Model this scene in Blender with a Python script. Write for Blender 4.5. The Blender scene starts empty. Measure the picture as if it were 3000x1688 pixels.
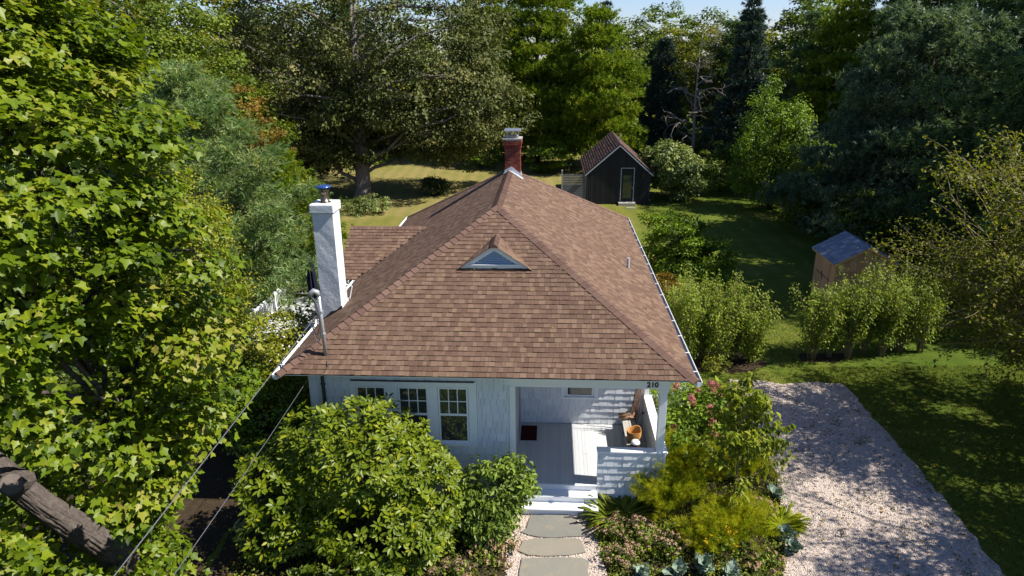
import bpy, math, random
import numpy as np
from mathutils import Vector, Matrix

SC = bpy.context.scene
COL = SC.collection
PI = math.pi

# ------------------------------------------------------------------ camera
cam_d = bpy.data.cameras.new("camera")
cam = bpy.data.objects.new("camera", cam_d)
COL.objects.link(cam)
PITCH, ROLL, CAM_H = 0.337482, -0.0090453, 10.95
cp, sp = math.cos(PITCH), math.sin(PITCH)
cr, sr = math.cos(ROLL), math.sin(ROLL)
FW = Vector((0, cp, -sp))
RT = Vector((1, 0, 0)) * cr + Vector((0, sp, cp)) * sr
UP = Vector((1, 0, 0)) * (-sr) + Vector((0, sp, cp)) * cr
cam.matrix_world = Matrix(((RT.x, UP.x, -FW.x, 0), (RT.y, UP.y, -FW.y, 0), (RT.z, UP.z, -FW.z, CAM_H), (0, 0, 0, 1)))
cam_d.sensor_width = 36
cam_d.lens = 24.113
cam_d.clip_start = 0.1
cam_d.clip_end = 3000
SC.camera = cam

# ------------------------------------------------------------------ light
YAW = 0.0578309                                   # the house stands turned by this much
sun_l = Vector((0.660, -0.072, 0.748))             # towards the sun, in the house's axes
SUN = Matrix.Rotation(-YAW, 3, 'Z') @ sun_l
EL = math.asin(SUN.z / SUN.length)
AZ = math.atan2(SUN.x, SUN.y)
world = bpy.data.worlds.new("World")
SC.world = world
world.use_nodes = True
nt = world.node_tree
sky = nt.nodes.new("ShaderNodeTexSky")
sky.sky_type = 'NISHITA'
sky.sun_disc = False
sky.sun_elevation = EL
sky.sun_rotation = AZ
sky.altitude = 20
sky.air_density = 1.0
sky.dust_density = 0.15
sky.ozone_density = 4.0
bg = nt.nodes["Background"]
bg.inputs[1].default_value = 0.07
tint = nt.nodes.new("ShaderNodeMix")
tint.data_type = 'RGBA'; tint.blend_type = 'MULTIPLY'
tint.inputs[0].default_value = 1.0
tint.inputs[7].default_value = (.84, .88, 1.12, 1)
nt.links.new(sky.outputs[0], tint.inputs[6])
nt.links.new(tint.outputs[2], bg.inputs[0])
sd = bpy.data.lights.new("sun", 'SUN')
sd.energy = 5.0
sd.angle = math.radians(0.55)
sd.color = (1.0, 0.945, 0.86)
sun = bpy.data.objects.new("sun", sd)
sun.rotation_euler = (-SUN).to_track_quat('-Z', 'Y').to_euler()
sun.location = (30, -5, 40)
COL.objects.link(sun)
SC.view_settings.view_transform = 'Standard'
SC.view_settings.look = 'None'
SC.view_settings.gamma = 1.0
SC.view_settings.exposure = 1.0
SC.view_settings.use_curve_mapping = False

# ------------------------------------------------------------------ helpers
def nrm(a):
    return a / np.maximum(np.linalg.norm(a, axis=-1, keepdims=True), 1e-9)

def link(o, parent=None):
    COL.objects.link(o)
    if parent is not None:
        o.parent = parent
    return o

def thing(name, label, cat, loc=(0, 0, 0), rot=0.0, group=None):
    o = bpy.data.objects.new(name, None)
    o.empty_display_size = 0.2
    o.location = loc
    o.rotation_euler = (0, 0, rot)
    COL.objects.link(o)
    tag(o, label, cat, group)
    return o

def tag(o, label=None, cat=None, group=None, kind=None):
    if label: o["label"] = label
    if cat: o["category"] = cat
    if group: o["group"] = group
    if kind: o["kind"] = kind
    return o

def copy_tree(root, label, loc, rot, scale=1.0, group=None):
    r = root.copy()
    COL.objects.link(r)
    r.location = loc
    r.rotation_euler = (0, 0, rot)
    r.scale = (scale, scale, scale) if not isinstance(scale, tuple) else scale
    r["label"] = label
    if group: r["group"] = group
    for ch in list(root.children):
        if ch.name.startswith('leaf'): continue   # single near leaves stay with the plant in view
        c = ch.copy()
        COL.objects.link(c)
        c.parent = r
        for g in list(ch.children):
            d = g.copy()
            COL.objects.link(d)
            d.parent = c
    return r

class MB:
    """collects faces; build() links them as one mesh object with a per-face value v"""
    def __init__(s):
        s.V = []; s.F = []; s.A = []
    def add(s, V, F, v=0.0):
        n = len(s.V)
        s.V += [tuple(p) for p in V]
        s.F += [tuple(i + n for i in f) for f in F]
        s.A += [v] * len(F)
    def box(s, lo, hi, v=0.0, M=None, off=(0, 0, 0)):
        x0, y0, z0 = lo; x1, y1, z1 = hi
        V = [(x0, y0, z0), (x1, y0, z0), (x1, y1, z0), (x0, y1, z0), (x0, y0, z1), (x1, y0, z1), (x1, y1, z1), (x0, y1, z1)]
        if M is not None:
            V = [tuple(M @ Vector(p) + Vector(off)) for p in V]
        s.add(V, [(0, 3, 2, 1), (4, 5, 6, 7), (0, 1, 5, 4), (1, 2, 6, 5), (2, 3, 7, 6), (3, 0, 4, 7)], v)
        return s
    def extrude(s, poly, vec, v=0.0):
        n = len(poly); vec = Vector(vec)
        a = [Vector(p) for p in poly]
        nn = Vector((0, 0, 0))
        for i in range(n):
            nn += a[i].cross(a[(i + 1) % n])
        if nn.dot(vec) > 0:
            a.reverse()
        b = [p + vec for p in a]
        F = [tuple(range(n)), tuple(range(2 * n - 1, n - 1, -1))]
        for i in range(n):
            j = (i + 1) % n
            F.append((j, i, n + i, n + j))
        s.add(a + b, F, v)
        return s
    def tube(s, pts, radii, n=8, v=0.0, cap=True, ridge=0.0, rng=None):
        pts = [Vector(p) for p in pts]
        if not hasattr(radii, '__len__'):
            radii = [radii] * len(pts)
        m = len(pts)
        ref = None
        V = []
        ph = [rng.uniform(-1, 1) for _ in range(n)] if rng is not None else [0] * n
        for i in range(m):
            t = (pts[min(i + 1, m - 1)] - pts[max(i - 1, 0)]).normalized()
            if ref is None:
                ref = t.orthogonal().normalized()
            ref = (ref - t * ref.dot(t))
            ref = ref.normalized() if ref.length > 1e-6 else t.orthogonal().normalized()
            b = t.cross(ref)
            for k in range(n):
                a = 2 * PI * k / n
                rr = radii[i] * (1 + ridge * (ph[k] + (rng.uniform(-.4, .4) if rng is not None else 0)))
                V.append(pts[i] + (ref * math.cos(a) + b * math.sin(a)) * rr)
        F = []
        for i in range(m - 1):
            for k in range(n):
                k2 = (k + 1) % n
                F.append((i * n + k, i * n + k2, (i + 1) * n + k2, (i + 1) * n + k))
        if cap:
            F.append(tuple(range(n - 1, -1, -1)))
            F.append(tuple((m - 1) * n + k for k in range(n)))
        s.add(V, F, v)
        return s
    def lathe(s, prof, c=(0, 0, 0), n=16, v=0.0):
        V = []; F = []
        for r, z in prof:
            for k in range(n):
                a = 2 * PI * k / n
                V.append((c[0] + r * math.cos(a), c[1] + r * math.sin(a), c[2] + z))
        for i in range(len(prof) - 1):
            for k in range(n):
                k2 = (k + 1) % n
                F.append((i * n + k, i * n + k2, (i + 1) * n + k2, (i + 1) * n + k))
        F.append(tuple(range(n - 1, -1, -1)))
        F.append(tuple((len(prof) - 1) * n + k for k in range(n)))
        s.add(V, F, v)
        return s
    def build(s, name, mat, parent=None, kind=None, smooth=False, bevel=0.0, loc=None):
        me = bpy.data.meshes.new(name)
        me.from_pydata(s.V, [], s.F)
        at = me.attributes.new('v', 'FLOAT', 'FACE')
        at.data.foreach_set('value', s.A)
        if smooth:
            me.polygons.foreach_set('use_smooth', [True] * len(me.polygons))
        me.materials.append(mat)
        me.update()
        o = bpy.data.objects.new(name, me)
        o.color = (0, 0, 0, 1)
        link(o, parent)
        if loc is not None: o.location = loc
        if kind: o["kind"] = kind
        if bevel:
            b = o.modifiers.new("bevel", 'BEVEL')
            b.width = bevel; b.segments = 2; b.limit_method = 'ANGLE'
        return o

def boxo(name, lo, hi, mat, parent=None, v=0.0, bevel=0.0, kind=None):
    return MB().box(lo, hi, v).build(name, mat, parent, kind=kind, bevel=bevel)

def np_mesh(name, V, loops, sizes, v, mat, parent=None, kind=None):
    me = bpy.data.meshes.new(name)
    me.vertices.add(len(V))
    me.vertices.foreach_set('co', np.ascontiguousarray(V, dtype=np.float32).ravel())
    me.loops.add(len(loops))
    me.loops.foreach_set('vertex_index', np.ascontiguousarray(loops, dtype=np.int32))
    me.polygons.add(len(sizes))
    st = np.zeros(len(sizes), dtype=np.int32)
    st[1:] = np.cumsum(sizes)[:-1]
    me.polygons.foreach_set('loop_start', st)
    at = me.attributes.new('v', 'FLOAT', 'FACE')
    at.data.foreach_set('value', np.ascontiguousarray(v, dtype=np.float32))
    me.update(calc_edges=True)
    me.materials.append(mat)
    o = bpy.data.objects.new(name, me)
    o.color = (0, 0, 0, 1)
    link(o, parent)
    if kind: o["kind"] = kind
    return o

# leaf outlines: y runs from the stalk to the tip, z is the upper side
def tmpl_diamond(w=.33, fold=.12):
    return np.array([(0, 0, 0), (w, .45, fold), (0, 1, -.05), (-w, .45, fold)], float), [(0, 1, 2), (0, 2, 3)]
def tmpl_oval(w=.26, fold=.08, curl=-.1):
    return np.array([(0, 0, 0), (w * .85, .28, fold), (w, .6, fold), (0, 1, curl), (-w, .6, fold), (-w * .85, .28, fold)], float), [(0, 1, 2, 3), (0, 3, 4, 5)]
def tmpl_maple(fold=.1):
    h = [(0, 0), (.2, -.12), (.36, .04), (.31, .17), (.6, .26), (.53, .42), (.6, .56), (.3, .5), (.22, .62), (.2, .82), (0, 1.05)]
    R = [(x, y, fold * x * 1.4 - .12 * y * y) for x, y in h]
    L = [(-x, y, z) for x, y, z in R[1:-1]]
    V = R + L
    n = len(R)
    return np.array(V, float), [tuple(range(n)), (0, n - 1) + tuple(n + i for i in range(n - 3, -1, -1))]
def tmpl_maple_low(fold=.1):
    h = [(0, 0), (.3, -.08), (.31, .16), (.6, .30), (.42, .5), (.24, .58), (0, 1.05)]
    R = [(x, y, fold * x * 1.4 - .12 * y * y) for x, y in h]
    L = [(-x, y, z) for x, y, z in R[1:-1]]
    n = len(R)
    return np.array(R + L, float), [tuple(range(n)), (0, n - 1) + tuple(n + i for i in range(n - 3, -1, -1))]
def tmpl_star():
    V = [(0, 0, 0), (.34, -.07, .05), (.58, .34, .07), (.25, .5, .0), (0, 1.05, -.12), (-.25, .5, .0), (-.58, .34, .07), (-.34, -.07, .05)]
    return np.array(V, float), [(0, 1, 2, 3, 4), (0, 4, 5, 6, 7)]
def tmpl_tuft(n=9, spread=1.0, w=.05, seed=1):
    rg = np.random.default_rng(seed)
    V = []; F = []
    for i in range(n):
        a = 2 * PI * i / n + rg.uniform(-.3, .3)
        th = spread * rg.uniform(.25, 1.0)
        d = np.array((math.sin(th) * math.cos(a), math.cos(th), math.sin(th) * math.sin(a)))
        s = nrm(np.cross(d, rg.normal(size=3))) * w
        L = rg.uniform(.75, 1.05)
        k = len(V)
        V += [-s, s, d * L]
        F.append((k, k + 1, k + 2))
    return np.array(V), F
def tmpl_strap(w=.06):
    V = []; n = 5
    for i in range(n):
        t = i / (n - 1)
        y = math.sin(t * 1.9) * .75; z = .75 * t - 1.0 * t * t * .75 + .15 * t
        ww = w * (1 - t ** 2.2) + .004
        V += [(-ww, y, z + .25 * ww), (ww, y, z + .25 * ww)]
    return np.array(V, float), [(2 * i, 2 * i + 1, 2 * i + 3, 2 * i + 2) for i in range(n - 1)]

def basis(nv, d):
    z = nrm(nv)
    y = nrm(d - (d * z).sum(-1, keepdims=True) * z)
    x = np.cross(y, z)
    return np.stack([x, y, z], axis=-1)

def cloud(name, T, pos, nv, d, size, v, mat, parent=None, kind="stuff", flex=0.0, rng=None):
    TV, TF = T
    R = basis(nv, d)
    k = len(TV); N = len(pos)
    sc = np.asarray(size).reshape(-1, 1, 1) * np.ones((N, 1, 1))
    TVn = np.broadcast_to(TV, (N, k, 3))
    if flex and rng is not None:
        TVn = TVn * (1 + flex * rng.uniform(-1, 1, (N, 1, 3)))
    V = pos[:, None, :] + sc * np.einsum('nij,nkj->nki', R, TVn)
    base = (np.arange(N) * k)[:, None]
    loopt = np.concatenate([np.array(f) for f in TF])
    loops = (base + loopt[None, :]).ravel()
    sizes = np.tile(np.array([len(f) for f in TF], dtype=np.int32), N)
    vv = np.repeat(np.asarray(v) * np.ones(N), len(TF))
    return np_mesh(name, V.reshape(-1, 3), loops, sizes, vv, mat, parent, kind)

def single_leaves(name, T, pos, nv, d, size, v, mat, parent):
    """each leaf an object of its own; all share one mesh"""
    TV, TF = T
    me = bpy.data.meshes.new(name)
    me.from_pydata([tuple(p) for p in TV], [], TF)
    me.materials.append(mat)
    R = basis(nv, d)
    for i in range(len(pos)):
        o = bpy.data.objects.new(name, me)
        m = R[i] * float(size[i])
        o.matrix_local = Matrix(((m[0, 0], m[0, 1], m[0, 2], pos[i, 0]), (m[1, 0], m[1, 1], m[1, 2], pos[i, 1]), (m[2, 0], m[2, 1], m[2, 2], pos[i, 2]), (0, 0, 0, 1)))
        o.color = (float(v[i]), 0, 0, 1)
        COL.objects.link(o)
        o.parent = parent

def rnd_unit(rng, n):
    return nrm(rng.normal(size=(n, 3)))

def in_view(P):
    """distance to the camera of points that the camera's frame holds (others: inf)"""
    q = P - np.array([0, 0, CAM_H])
    z = q @ np.array(FW); x = q @ np.array(RT); y = q @ np.array(UP)
    ok = (z > .5) & (np.abs(x) < z * .74) & (np.abs(y) < z * .415)
    return np.where(ok, np.linalg.norm(q, axis=1), np.inf)

# ------------------------------------------------------------------ materials
def new_mat(name):
    m = bpy.data.materials.new(name)
    m.use_nodes = True
    n = m.node_tree
    n.nodes.clear()
    out = n.nodes.new("ShaderNodeOutputMaterial")
    return m, n, out

def node(n, typ, **kw):
    x = n.nodes.new(typ)
    for k, val in kw.items():
        setattr(x, k, val)
    return x

def ramp(n, fac, cols, interp='LINEAR'):
    r = node(n, "ShaderNodeValToRGB")
    r.color_ramp.interpolation = interp
    e = r.color_ramp.elements
    while len(e) < len(cols):
        e.new(0.5)
    for i, c in enumerate(cols):
        e[i].position = i / max(1, len(cols) - (0 if interp == 'CONSTANT' else 1))
        e[i].color = (*c, 1)
    n.links.new(fac, r.inputs[0])
    return r.outputs[0]

def vvalue(n):
    """per-face value v of a joined mesh, or the object's own value when it is a single piece"""
    a = node(n, "ShaderNodeAttribute", attribute_name='v')
    oi = node(n, "ShaderNodeObjectInfo")
    s = node(n, "ShaderNodeSeparateColor")
    n.links.new(oi.outputs['Color'], s.inputs[0])
    m = node(n, "ShaderNodeMath", operation='ADD')
    n.links.new(a.outputs['Fac'], m.inputs[0])
    n.links.new(s.outputs[0], m.inputs[1])
    return m.outputs[0]

def coords(n, kind='pos', scale=(1, 1, 1)):
    if kind == 'pos':
        g = node(n, "ShaderNodeNewGeometry"); o = g.outputs['Position']
    else:
        g = node(n, "ShaderNodeTexCoord"); o = g.outputs['Object']
    mp = node(n, "ShaderNodeMapping")
    mp.inputs['Scale'].default_value = scale
    n.links.new(o, mp.inputs[0])
    return mp.outputs[0]

def noise(n, vec, scale, detail=4, rough=.6):
    t = node(n, "ShaderNodeTexNoise")
    t.inputs['Scale'].default_value = scale
    t.inputs['Detail'].default_value = detail
    t.inputs['Roughness'].default_value = rough
    n.links.new(vec, t.inputs['Vector'])
    return t.outputs['Fac']

def mixc(n, fac, a, b, mode='MIX'):
    m = node(n, "ShaderNodeMix", data_type='RGBA', blend_type=mode)
    if hasattr(fac, 'links') or hasattr(fac, 'is_linked'): n.links.new(fac, m.inputs[0])
    else: m.inputs[0].default_value = fac
    for s, x in ((m.inputs[6], a), (m.inputs[7], b)):
        if isinstance(x, tuple): s.default_value = (*x, 1)
        else: n.links.new(x, s)
    return m.outputs[2]

def surf(name, cols, rough=.65, spec=.3, nscale=3.0, namt=.35, stretch=(1, 1, 1), bump=0.0, bscale=40, metal=0.0, usev=True, nrough=.6, wear=None, streak=False):
    """a plain opaque surface: colour from v and noise through a ramp, grain as bump"""
    m, n, out = new_mat(name)
    b = node(n, "ShaderNodeBsdfPrincipled")
    vec = coords(n, 'obj' if False else 'pos', stretch)
    f = noise(n, vec, nscale, 5, nrough)
    mm = node(n, "ShaderNodeMath", operation='MULTIPLY_ADD')
    n.links.new(f, mm.inputs[0])
    mm.inputs[1].default_value = namt
    if usev:
        v = vvalue(n)
        ad = node(n, "ShaderNodeMath", operation='ADD')
        n.links.new(v, ad.inputs[0]); ad.inputs[1].default_value = -namt * .5
        n.links.new(ad.outputs[0], mm.inputs[2])
    else:
        mm.inputs[2].default_value = .5 - namt * .5
    c = ramp(n, mm.outputs[0], cols)
    if streak:
        sf = noise(n, coords(n, 'pos', (1.1, .35, .35)), .9, 6, .7)
        c = mixc(n, 1.0, c, ramp(n, sf, [(.74, .75, .77), (1, 1, 1), (1.14, 1.12, 1.10)]), 'MULTIPLY')
    if wear:
        wc, wscale, wlo, whi = wear
        wf = noise(n, coords(n, 'pos', (1, 1, .5)), wscale, 8, .7)
        mr = node(n, "ShaderNodeMapRange")
        mr.inputs[1].default_value = wlo; mr.inputs[2].default_value = whi
        n.links.new(wf, mr.inputs[0])
        c = mixc(n, mr.outputs[0], c, wc)
    n.links.new(c, b.inputs['Base Color'])
    b.inputs['Roughness'].default_value = rough
    b.inputs['Specular IOR Level'].default_value = spec
    b.inputs['Metallic'].default_value = metal
    if bump:
        bf = noise(n, vec, bscale, 5, .65)
        bn = node(n, "ShaderNodeBump")
        bn.inputs['Strength'].default_value = bump
        bn.inputs['Distance'].default_value = .02
        n.links.new(bf, bn.inputs['Height'])
        n.links.new(bn.outputs[0], b.inputs['Normal'])
    n.links.new(b.outputs[0], out.inputs[0])
    return m

def leafmat(name, cols, transl=.3, rough=.5, spec=.3, tint=(1.25, 1.3, .6)):
    m, n, out = new_mat(name)
    c = ramp(n, vvalue(n), cols)
    b = node(n, "ShaderNodeBsdfPrincipled")
    b.inputs['Roughness'].default_value = rough
    b.inputs['Specular IOR Level'].default_value = spec * .65
    n.links.new(c, b.inputs['Base Color'])
    t = node(n, "ShaderNodeBsdfTranslucent")
    n.links.new(mixc(n, 1.0, c, tint, 'MULTIPLY'), t.inputs[0])
    mx = node(n, "ShaderNodeMixShader")
    mx.inputs[0].default_value = transl
    n.links.new(b.outputs[0], mx.inputs[1])
    n.links.new(t.outputs[0], mx.inputs[2])
    n.links.new(mx.outputs[0], out.inputs[0])
    return m

def glassmat(name, tint=(.035, .042, .038)):
    m, n, out = new_mat(name)
    b = node(n, "ShaderNodeBsdfPrincipled")
    b.inputs['Base Color'].default_value = (*tint, 1)
    b.inputs['Roughness'].default_value = .03
    b.inputs['Specular IOR Level'].default_value = .8
    n.links.new(b.outputs[0], out.inputs[0])
    return m
# ------------------------------------------------------------------ materials of the built things
M_shin = surf("roof_shingle_asphalt", [(.094, .056, .039), (.121, .075, .052), (.145, .092, .063), (.178, .119, .079)], .9, .15, 60, .30, bump=.5, bscale=220, streak=True)
M_cap = surf("roof_cap_asphalt", [(.098, .058, .045), (.132, .08, .06), (.165, .105, .078)], .9, .15, 60, .3, bump=.5, bscale=220, streak=True)
M_deck = surf("roof_felt", [(.03, .02, .016), (.05, .03, .024)], .95, .1, 20, .5, usev=False)
M_wshin = surf("painted_wall_shingle", [(.58, .605, .62), (.65, .67, .685), (.70, .72, .73)], .6, .3, 9, .12, stretch=(2.5, 2.5, 1.6), bump=.25, bscale=25)
M_wall = surf("painted_wall", [(.33, .36, .39), (.42, .45, .48)], .7, .2, 6, .4, usev=False)
M_white = surf("white_trim_paint", [(.70, .72, .73), (.80, .81, .81)], .45, .4, 5, .6, bump=.08, bscale=30, usev=False)
M_step = surf("worn_white_step_paint", [(.66, .68, .70), (.78, .79, .79)], .55, .3, 5, .6, stretch=(.6, 4, 4), bump=.15, bscale=30, usev=False, wear=((.42, .34, .28), 3.2, .66, .74))
M_floor = surf("grey_porch_paint", [(.34, .36, .375), (.43, .44, .45), (.50, .51, .51)], .5, .35, 4, .4, stretch=(5, .5, 1), bump=.12, bscale=30)
M_stucco = surf("white_stucco", [(.47, .50, .53), (.62, .64, .65)], .75, .25, 3.5, .9, bump=.6, bscale=7, usev=False, wear=((.40, .41, .42), 5.0, .60, .74))
M_brick = surf("red_brick", [(.10, .022, .014), (.17, .04, .024), (.24, .065, .036)], .85, .2, 30, .35, bump=.5, bscale=90)
M_mortar = surf("mortar", [(.24, .22, .2), (.38, .36, .33)], .9, .1, 25, .6, bump=.4, bscale=80, usev=False)
M_steel = surf("galvanised_steel", [(.40, .42, .44), (.62, .64, .66)], .32, .5, 8, .6, metal=.8, usev=False)
M_flue = surf("bronzed_flue_steel", [(.10, .085, .06), (.22, .19, .14)], .3, .5, 8, .8, metal=.8, usev=False)
M_lead = surf("lead_flashing", [(.38, .41, .45), (.56, .59, .62)], .5, .4, 10, .7, metal=.3, usev=False, bump=.3, bscale=12)
M_bluecap = surf("blue_painted_metal", [(.02, .06, .19), (.04, .10, .28)], .25, .6, 6, .6, metal=.4, usev=False)
M_tar = surf("black_tar", [(.012, .013, .015), (.03, .032, .036)], .5, .4, 14, .7, bump=.5, bscale=30, usev=False)
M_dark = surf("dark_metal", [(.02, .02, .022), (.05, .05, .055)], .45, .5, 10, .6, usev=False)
M_black = surf("black_stained_boards", [(.008, .009, .011), (.016, .017, .02), (.026, .027, .029)], .6, .3, 6, .5, stretch=(4, 4, .4), bump=.25, bscale=30)
M_cable = surf("grey_cable", [(.06, .06, .07), (.14, .14, .16)], .4, .5, 5, .6, usev=False)
M_pole = surf("weathered_conduit", [(.30, .31, .32), (.46, .47, .48)], .4, .4, 9, .7, metal=.5, usev=False, wear=((.24, .11, .05), 6, .62, .7))
M_mat = surf("dark_red_mat", [(.03, .008, .009), (.06, .014, .014)], .95, .1, 60, .6, bump=.8, bscale=150, usev=False)
M_grey_wood = surf("grey_weathered_wood", [(.20, .18, .16), (.34, .32, .29), (.46, .44, .40)], .8, .2, 9, .7, stretch=(1, .15, 1), bump=.4, bscale=30, usev=False)
M_ply = surf("cedar_boards", [(.34, .19, .09), (.50, .29, .145), (.64, .40, .21)], .75, .2, 9, .5, stretch=(3, 3, .3), bump=.3, bscale=30)
M_basket = surf("honey_wicker", [(.26, .12, .03), (.40, .2, .055), (.5, .27, .085)], .6, .3, 40, .5, bump=.5, bscale=120)
M_stick = surf("bare_sticks", [(.14, .075, .045), (.26, .15, .09), (.4, .27, .18)], .8, .2, 8, .5)
M_navy = surf("navy_canvas", [(.008, .009, .02), (.016, .018, .036)], .8, .2, 9, .6, usev=False)
M_glass = glassmat("window_glass")
M_num = surf("black_number", [(.012, .012, .013), (.02, .02, .02)], .4, .5, 5, .5, usev=False)
M_brown = surf("brown_leather", [(.12, .045, .02), (.2, .08, .04)], .6, .3, 14, .6, usev=False)
M_slate = surf("blue_grey_shed_tile", [(.12, .14, .17), (.19, .215, .245), (.27, .29, .32)], .6, .35, 12, .4, bump=.3, bscale=60)
M_barnroof = surf("brown_barn_shingle", [(.045, .026, .023), (.085, .05, .042), (.125, .078, .066)], .85, .2, 12, .4, bump=.4, bscale=80)
M_fence = surf("grey_fence_slat", [(.10, .10, .105), (.17, .17, .175)], .75, .2, 8, .5, usev=False)

rng = np.random.default_rng(11)
W, D, RISE, EZ = 9.684886, 15.779266, 2.943193, 3.80
K = RISE / (W / 2)
AL = math.atan(K); CA, SA = math.cos(AL), math.sin(AL)
SL = W / 2 / CA
FL = 0.57                                    # porch floor level

house = thing("cottage", "white shingled cottage with brown hipped roof and corner porch numbered 210", "house", (-5.505384, 14.455109, 0), -YAW)

# ------------------------------------------------------------------ roof
def shingle_rows(origin, u, v, n, rangef, e, rows, wlo, whi, tlo, thi, gap=.005, v0=0.0, wob=.0035):
    """tapered overlapping pieces course by course; returns (eight corners, value) of each"""
    out = []
    origin, u, v, n = map(Vector, (origin, u, v, n))
    for r in range(rows):
        a = v0 + r * e; b = a + e * 1.08
        for (l0, r0), (l1, r1) in rangef(a, b):
            if r0 - l0 < .02: continue
            x = l0 + float(rng.uniform(-.15, 0))
            while x < r0:
                w = float(rng.uniform(wlo, whi))
                xa, xb = max(x, l0), min(x + w - gap, r0)
                xta, xtb = min(max(x, l1), r1), max(min(x + w - gap, r1), l1)
                x += w
                if xb - xa < .012: continue
                if xtb < xta: xtb = xta = (xta + xtb) / 2
                t = float(rng.uniform(tlo, thi))
                da = float(rng.uniform(-.005, .005)) + wob * (math.sin(x * 1.1 + r * .9) + math.sin(x * .37 - r * .31))
                def P(uu, vv, h): return tuple(origin + u * uu + v * vv + n * h)
                V = [P(xa, a + da, 0), P(xb, a + da, 0), P(xtb, b, 0), P(xta, b, 0), P(xa, a + da, t), P(xb, a + da, t), P(xtb, b, .003), P(xta, b, .003)]
                out.append((V, float(rng.choice([rng.uniform(.1, .45), rng.uniform(.5, .95)], p=[.55, .45]))))
    return out
BOXF = [(0, 3, 2, 1), (4, 5, 6, 7), (0, 1, 5, 4), (1, 2, 6, 5), (2, 3, 7, 6), (3, 0, 4, 7)]
def fix(V):
    """outward faces whatever the handedness"""
    V = [Vector(p) for p in V]
    if (V[1] - V[0]).cross(V[3] - V[0]).dot(V[4] - V[0]) < 0:
        V = [V[1], V[0], V[3], V[2], V[5], V[4], V[7], V[6]]
    return V
def pieces(lst, single, name, mat, parent, stuffname):
    lst = [(fix(V), v) for V, v in lst]
    for V, v in lst[:single]:
        mb = MB(); mb.add(V, BOXF, v); mb.build(name, mat, parent)
    if len(lst) > single:
        mb = MB()
        for V, v in lst[single:]: mb.add(V, BOXF, v)
        mb.build(stuffname, mat, parent, kind="stuff")

E0 = .143
rows = int(SL / E0)
A_ = (W / 2, W / 2, EZ + RISE); B_ = (W / 2, D - W / 2, EZ + RISE)
deck = MB()
z0 = EZ - .012
deck.add([(0, 0, z0), (W, 0, z0), (W, D, z0), (0, D, z0), (A_[0], A_[1], A_[2] - .012), (B_[0], B_[1], B_[2] - .012)],
         [(0, 1, 4), (1, 2, 5, 4), (2, 3, 5), (3, 0, 4, 5), (3, 2, 1, 0)])
WR = (8.95, 5.05)                             # the side wing's ridge: y, z
wh = (WR[1] - EZ) / K
deck.add([(-.65, WR[0] - wh, z0), (-.65, WR[0] + wh, z0), (-.65, WR[0], WR[1] - .012), (wh, WR[0], WR[1] - .012), (0, WR[0] - wh, z0), (0, WR[0] + wh, z0)],
         [(0, 1, 2)[::-1], (0, 4, 3, 2), (5, 1, 2, 3), (1, 0, 4, 5)[::-1]])
roof = deck.build("roof", M_deck, house)
S = []
front = shingle_rows((0, 0, EZ), (1, 0, 0), (0, CA, SA), (0, -SA, CA), lambda a, b: [((a * CA, W - a * CA), (b * CA, W - b * CA))], E0, rows, .075, .18, .012, .028)
right = shingle_rows((W, 0, EZ), (0, 1, 0), (-CA, 0, SA), (SA, 0, CA), lambda a, b: [((a * CA, D - a * CA), (b * CA, D - b * CA))], E0, rows, .09, .24, .010, .022)
leftp = shingle_rows((0, 0, EZ), (0, 1, 0), (CA, 0, SA), (-SA, 0, CA), lambda a, b: [((a * CA, D - a * CA), (b * CA, D - b * CA))], E0, rows, .12, .3, .006, .016)
backp = shingle_rows((0, D, EZ), (1, 0, 0), (0, -CA, SA), (0, SA, CA), lambda a, b: [((a * CA, W - a * CA), (b * CA, W - b * CA))], E0, rows, .2, .34, .006, .016)
wr = int(wh / CA / E0)
wf = shingle_rows((-.65, WR[0] - wh, EZ), (1, 0, 0), (0, CA, SA), (0, -SA, CA), lambda a, b: [((0, .65 + a * CA), (0, .65 + b * CA))], E0, wr + 1, .08, .21, .010, .026)
wb = shingle_rows((-.65, WR[0] + wh, EZ), (1, 0, 0), (0, -CA, SA), (0, SA, CA), lambda a, b: [((0, .65 + a * CA), (0, .65 + b * CA))], E0, wr + 1, .2, .3, .007, .019)
# small dormer with a louvred gable
dx0, dxm, dx1, dyf, dzb, dzt = 3.92, 4.9, 5.88, 2.74, 5.50, 6.17
dl = math.hypot(dxm - dx0, dzt - dzb)
def dr(a, b):
    f = lambda q: (0, max(.02, .06 + (q / dl) * ((dzt - EZ) / K - dyf - .04)))
    return [(f(a), f(b))]
dv = ((dxm - dx0) / dl, 0, (dzt - dzb) / dl)
dn = (-dv[2], 0, dv[0])
dlf = shingle_rows((dx0, dyf, dzb), (0, 1, 0), dv, dn, dr, .13, int(dl / .13), .12, .26, .006, .014)
drt = shingle_rows((dx1, dyf, dzb), (0, 1, 0), (-dv[0], 0, dv[2]), (dv[2], 0, dv[0]), dr, .13, int(dl / .13), .12, .26, .006, .014)
pieces(front + right + wf + leftp + backp + wb + dlf + drt, 300, "shingle", M_shin, roof, "shingle_field")

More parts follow.
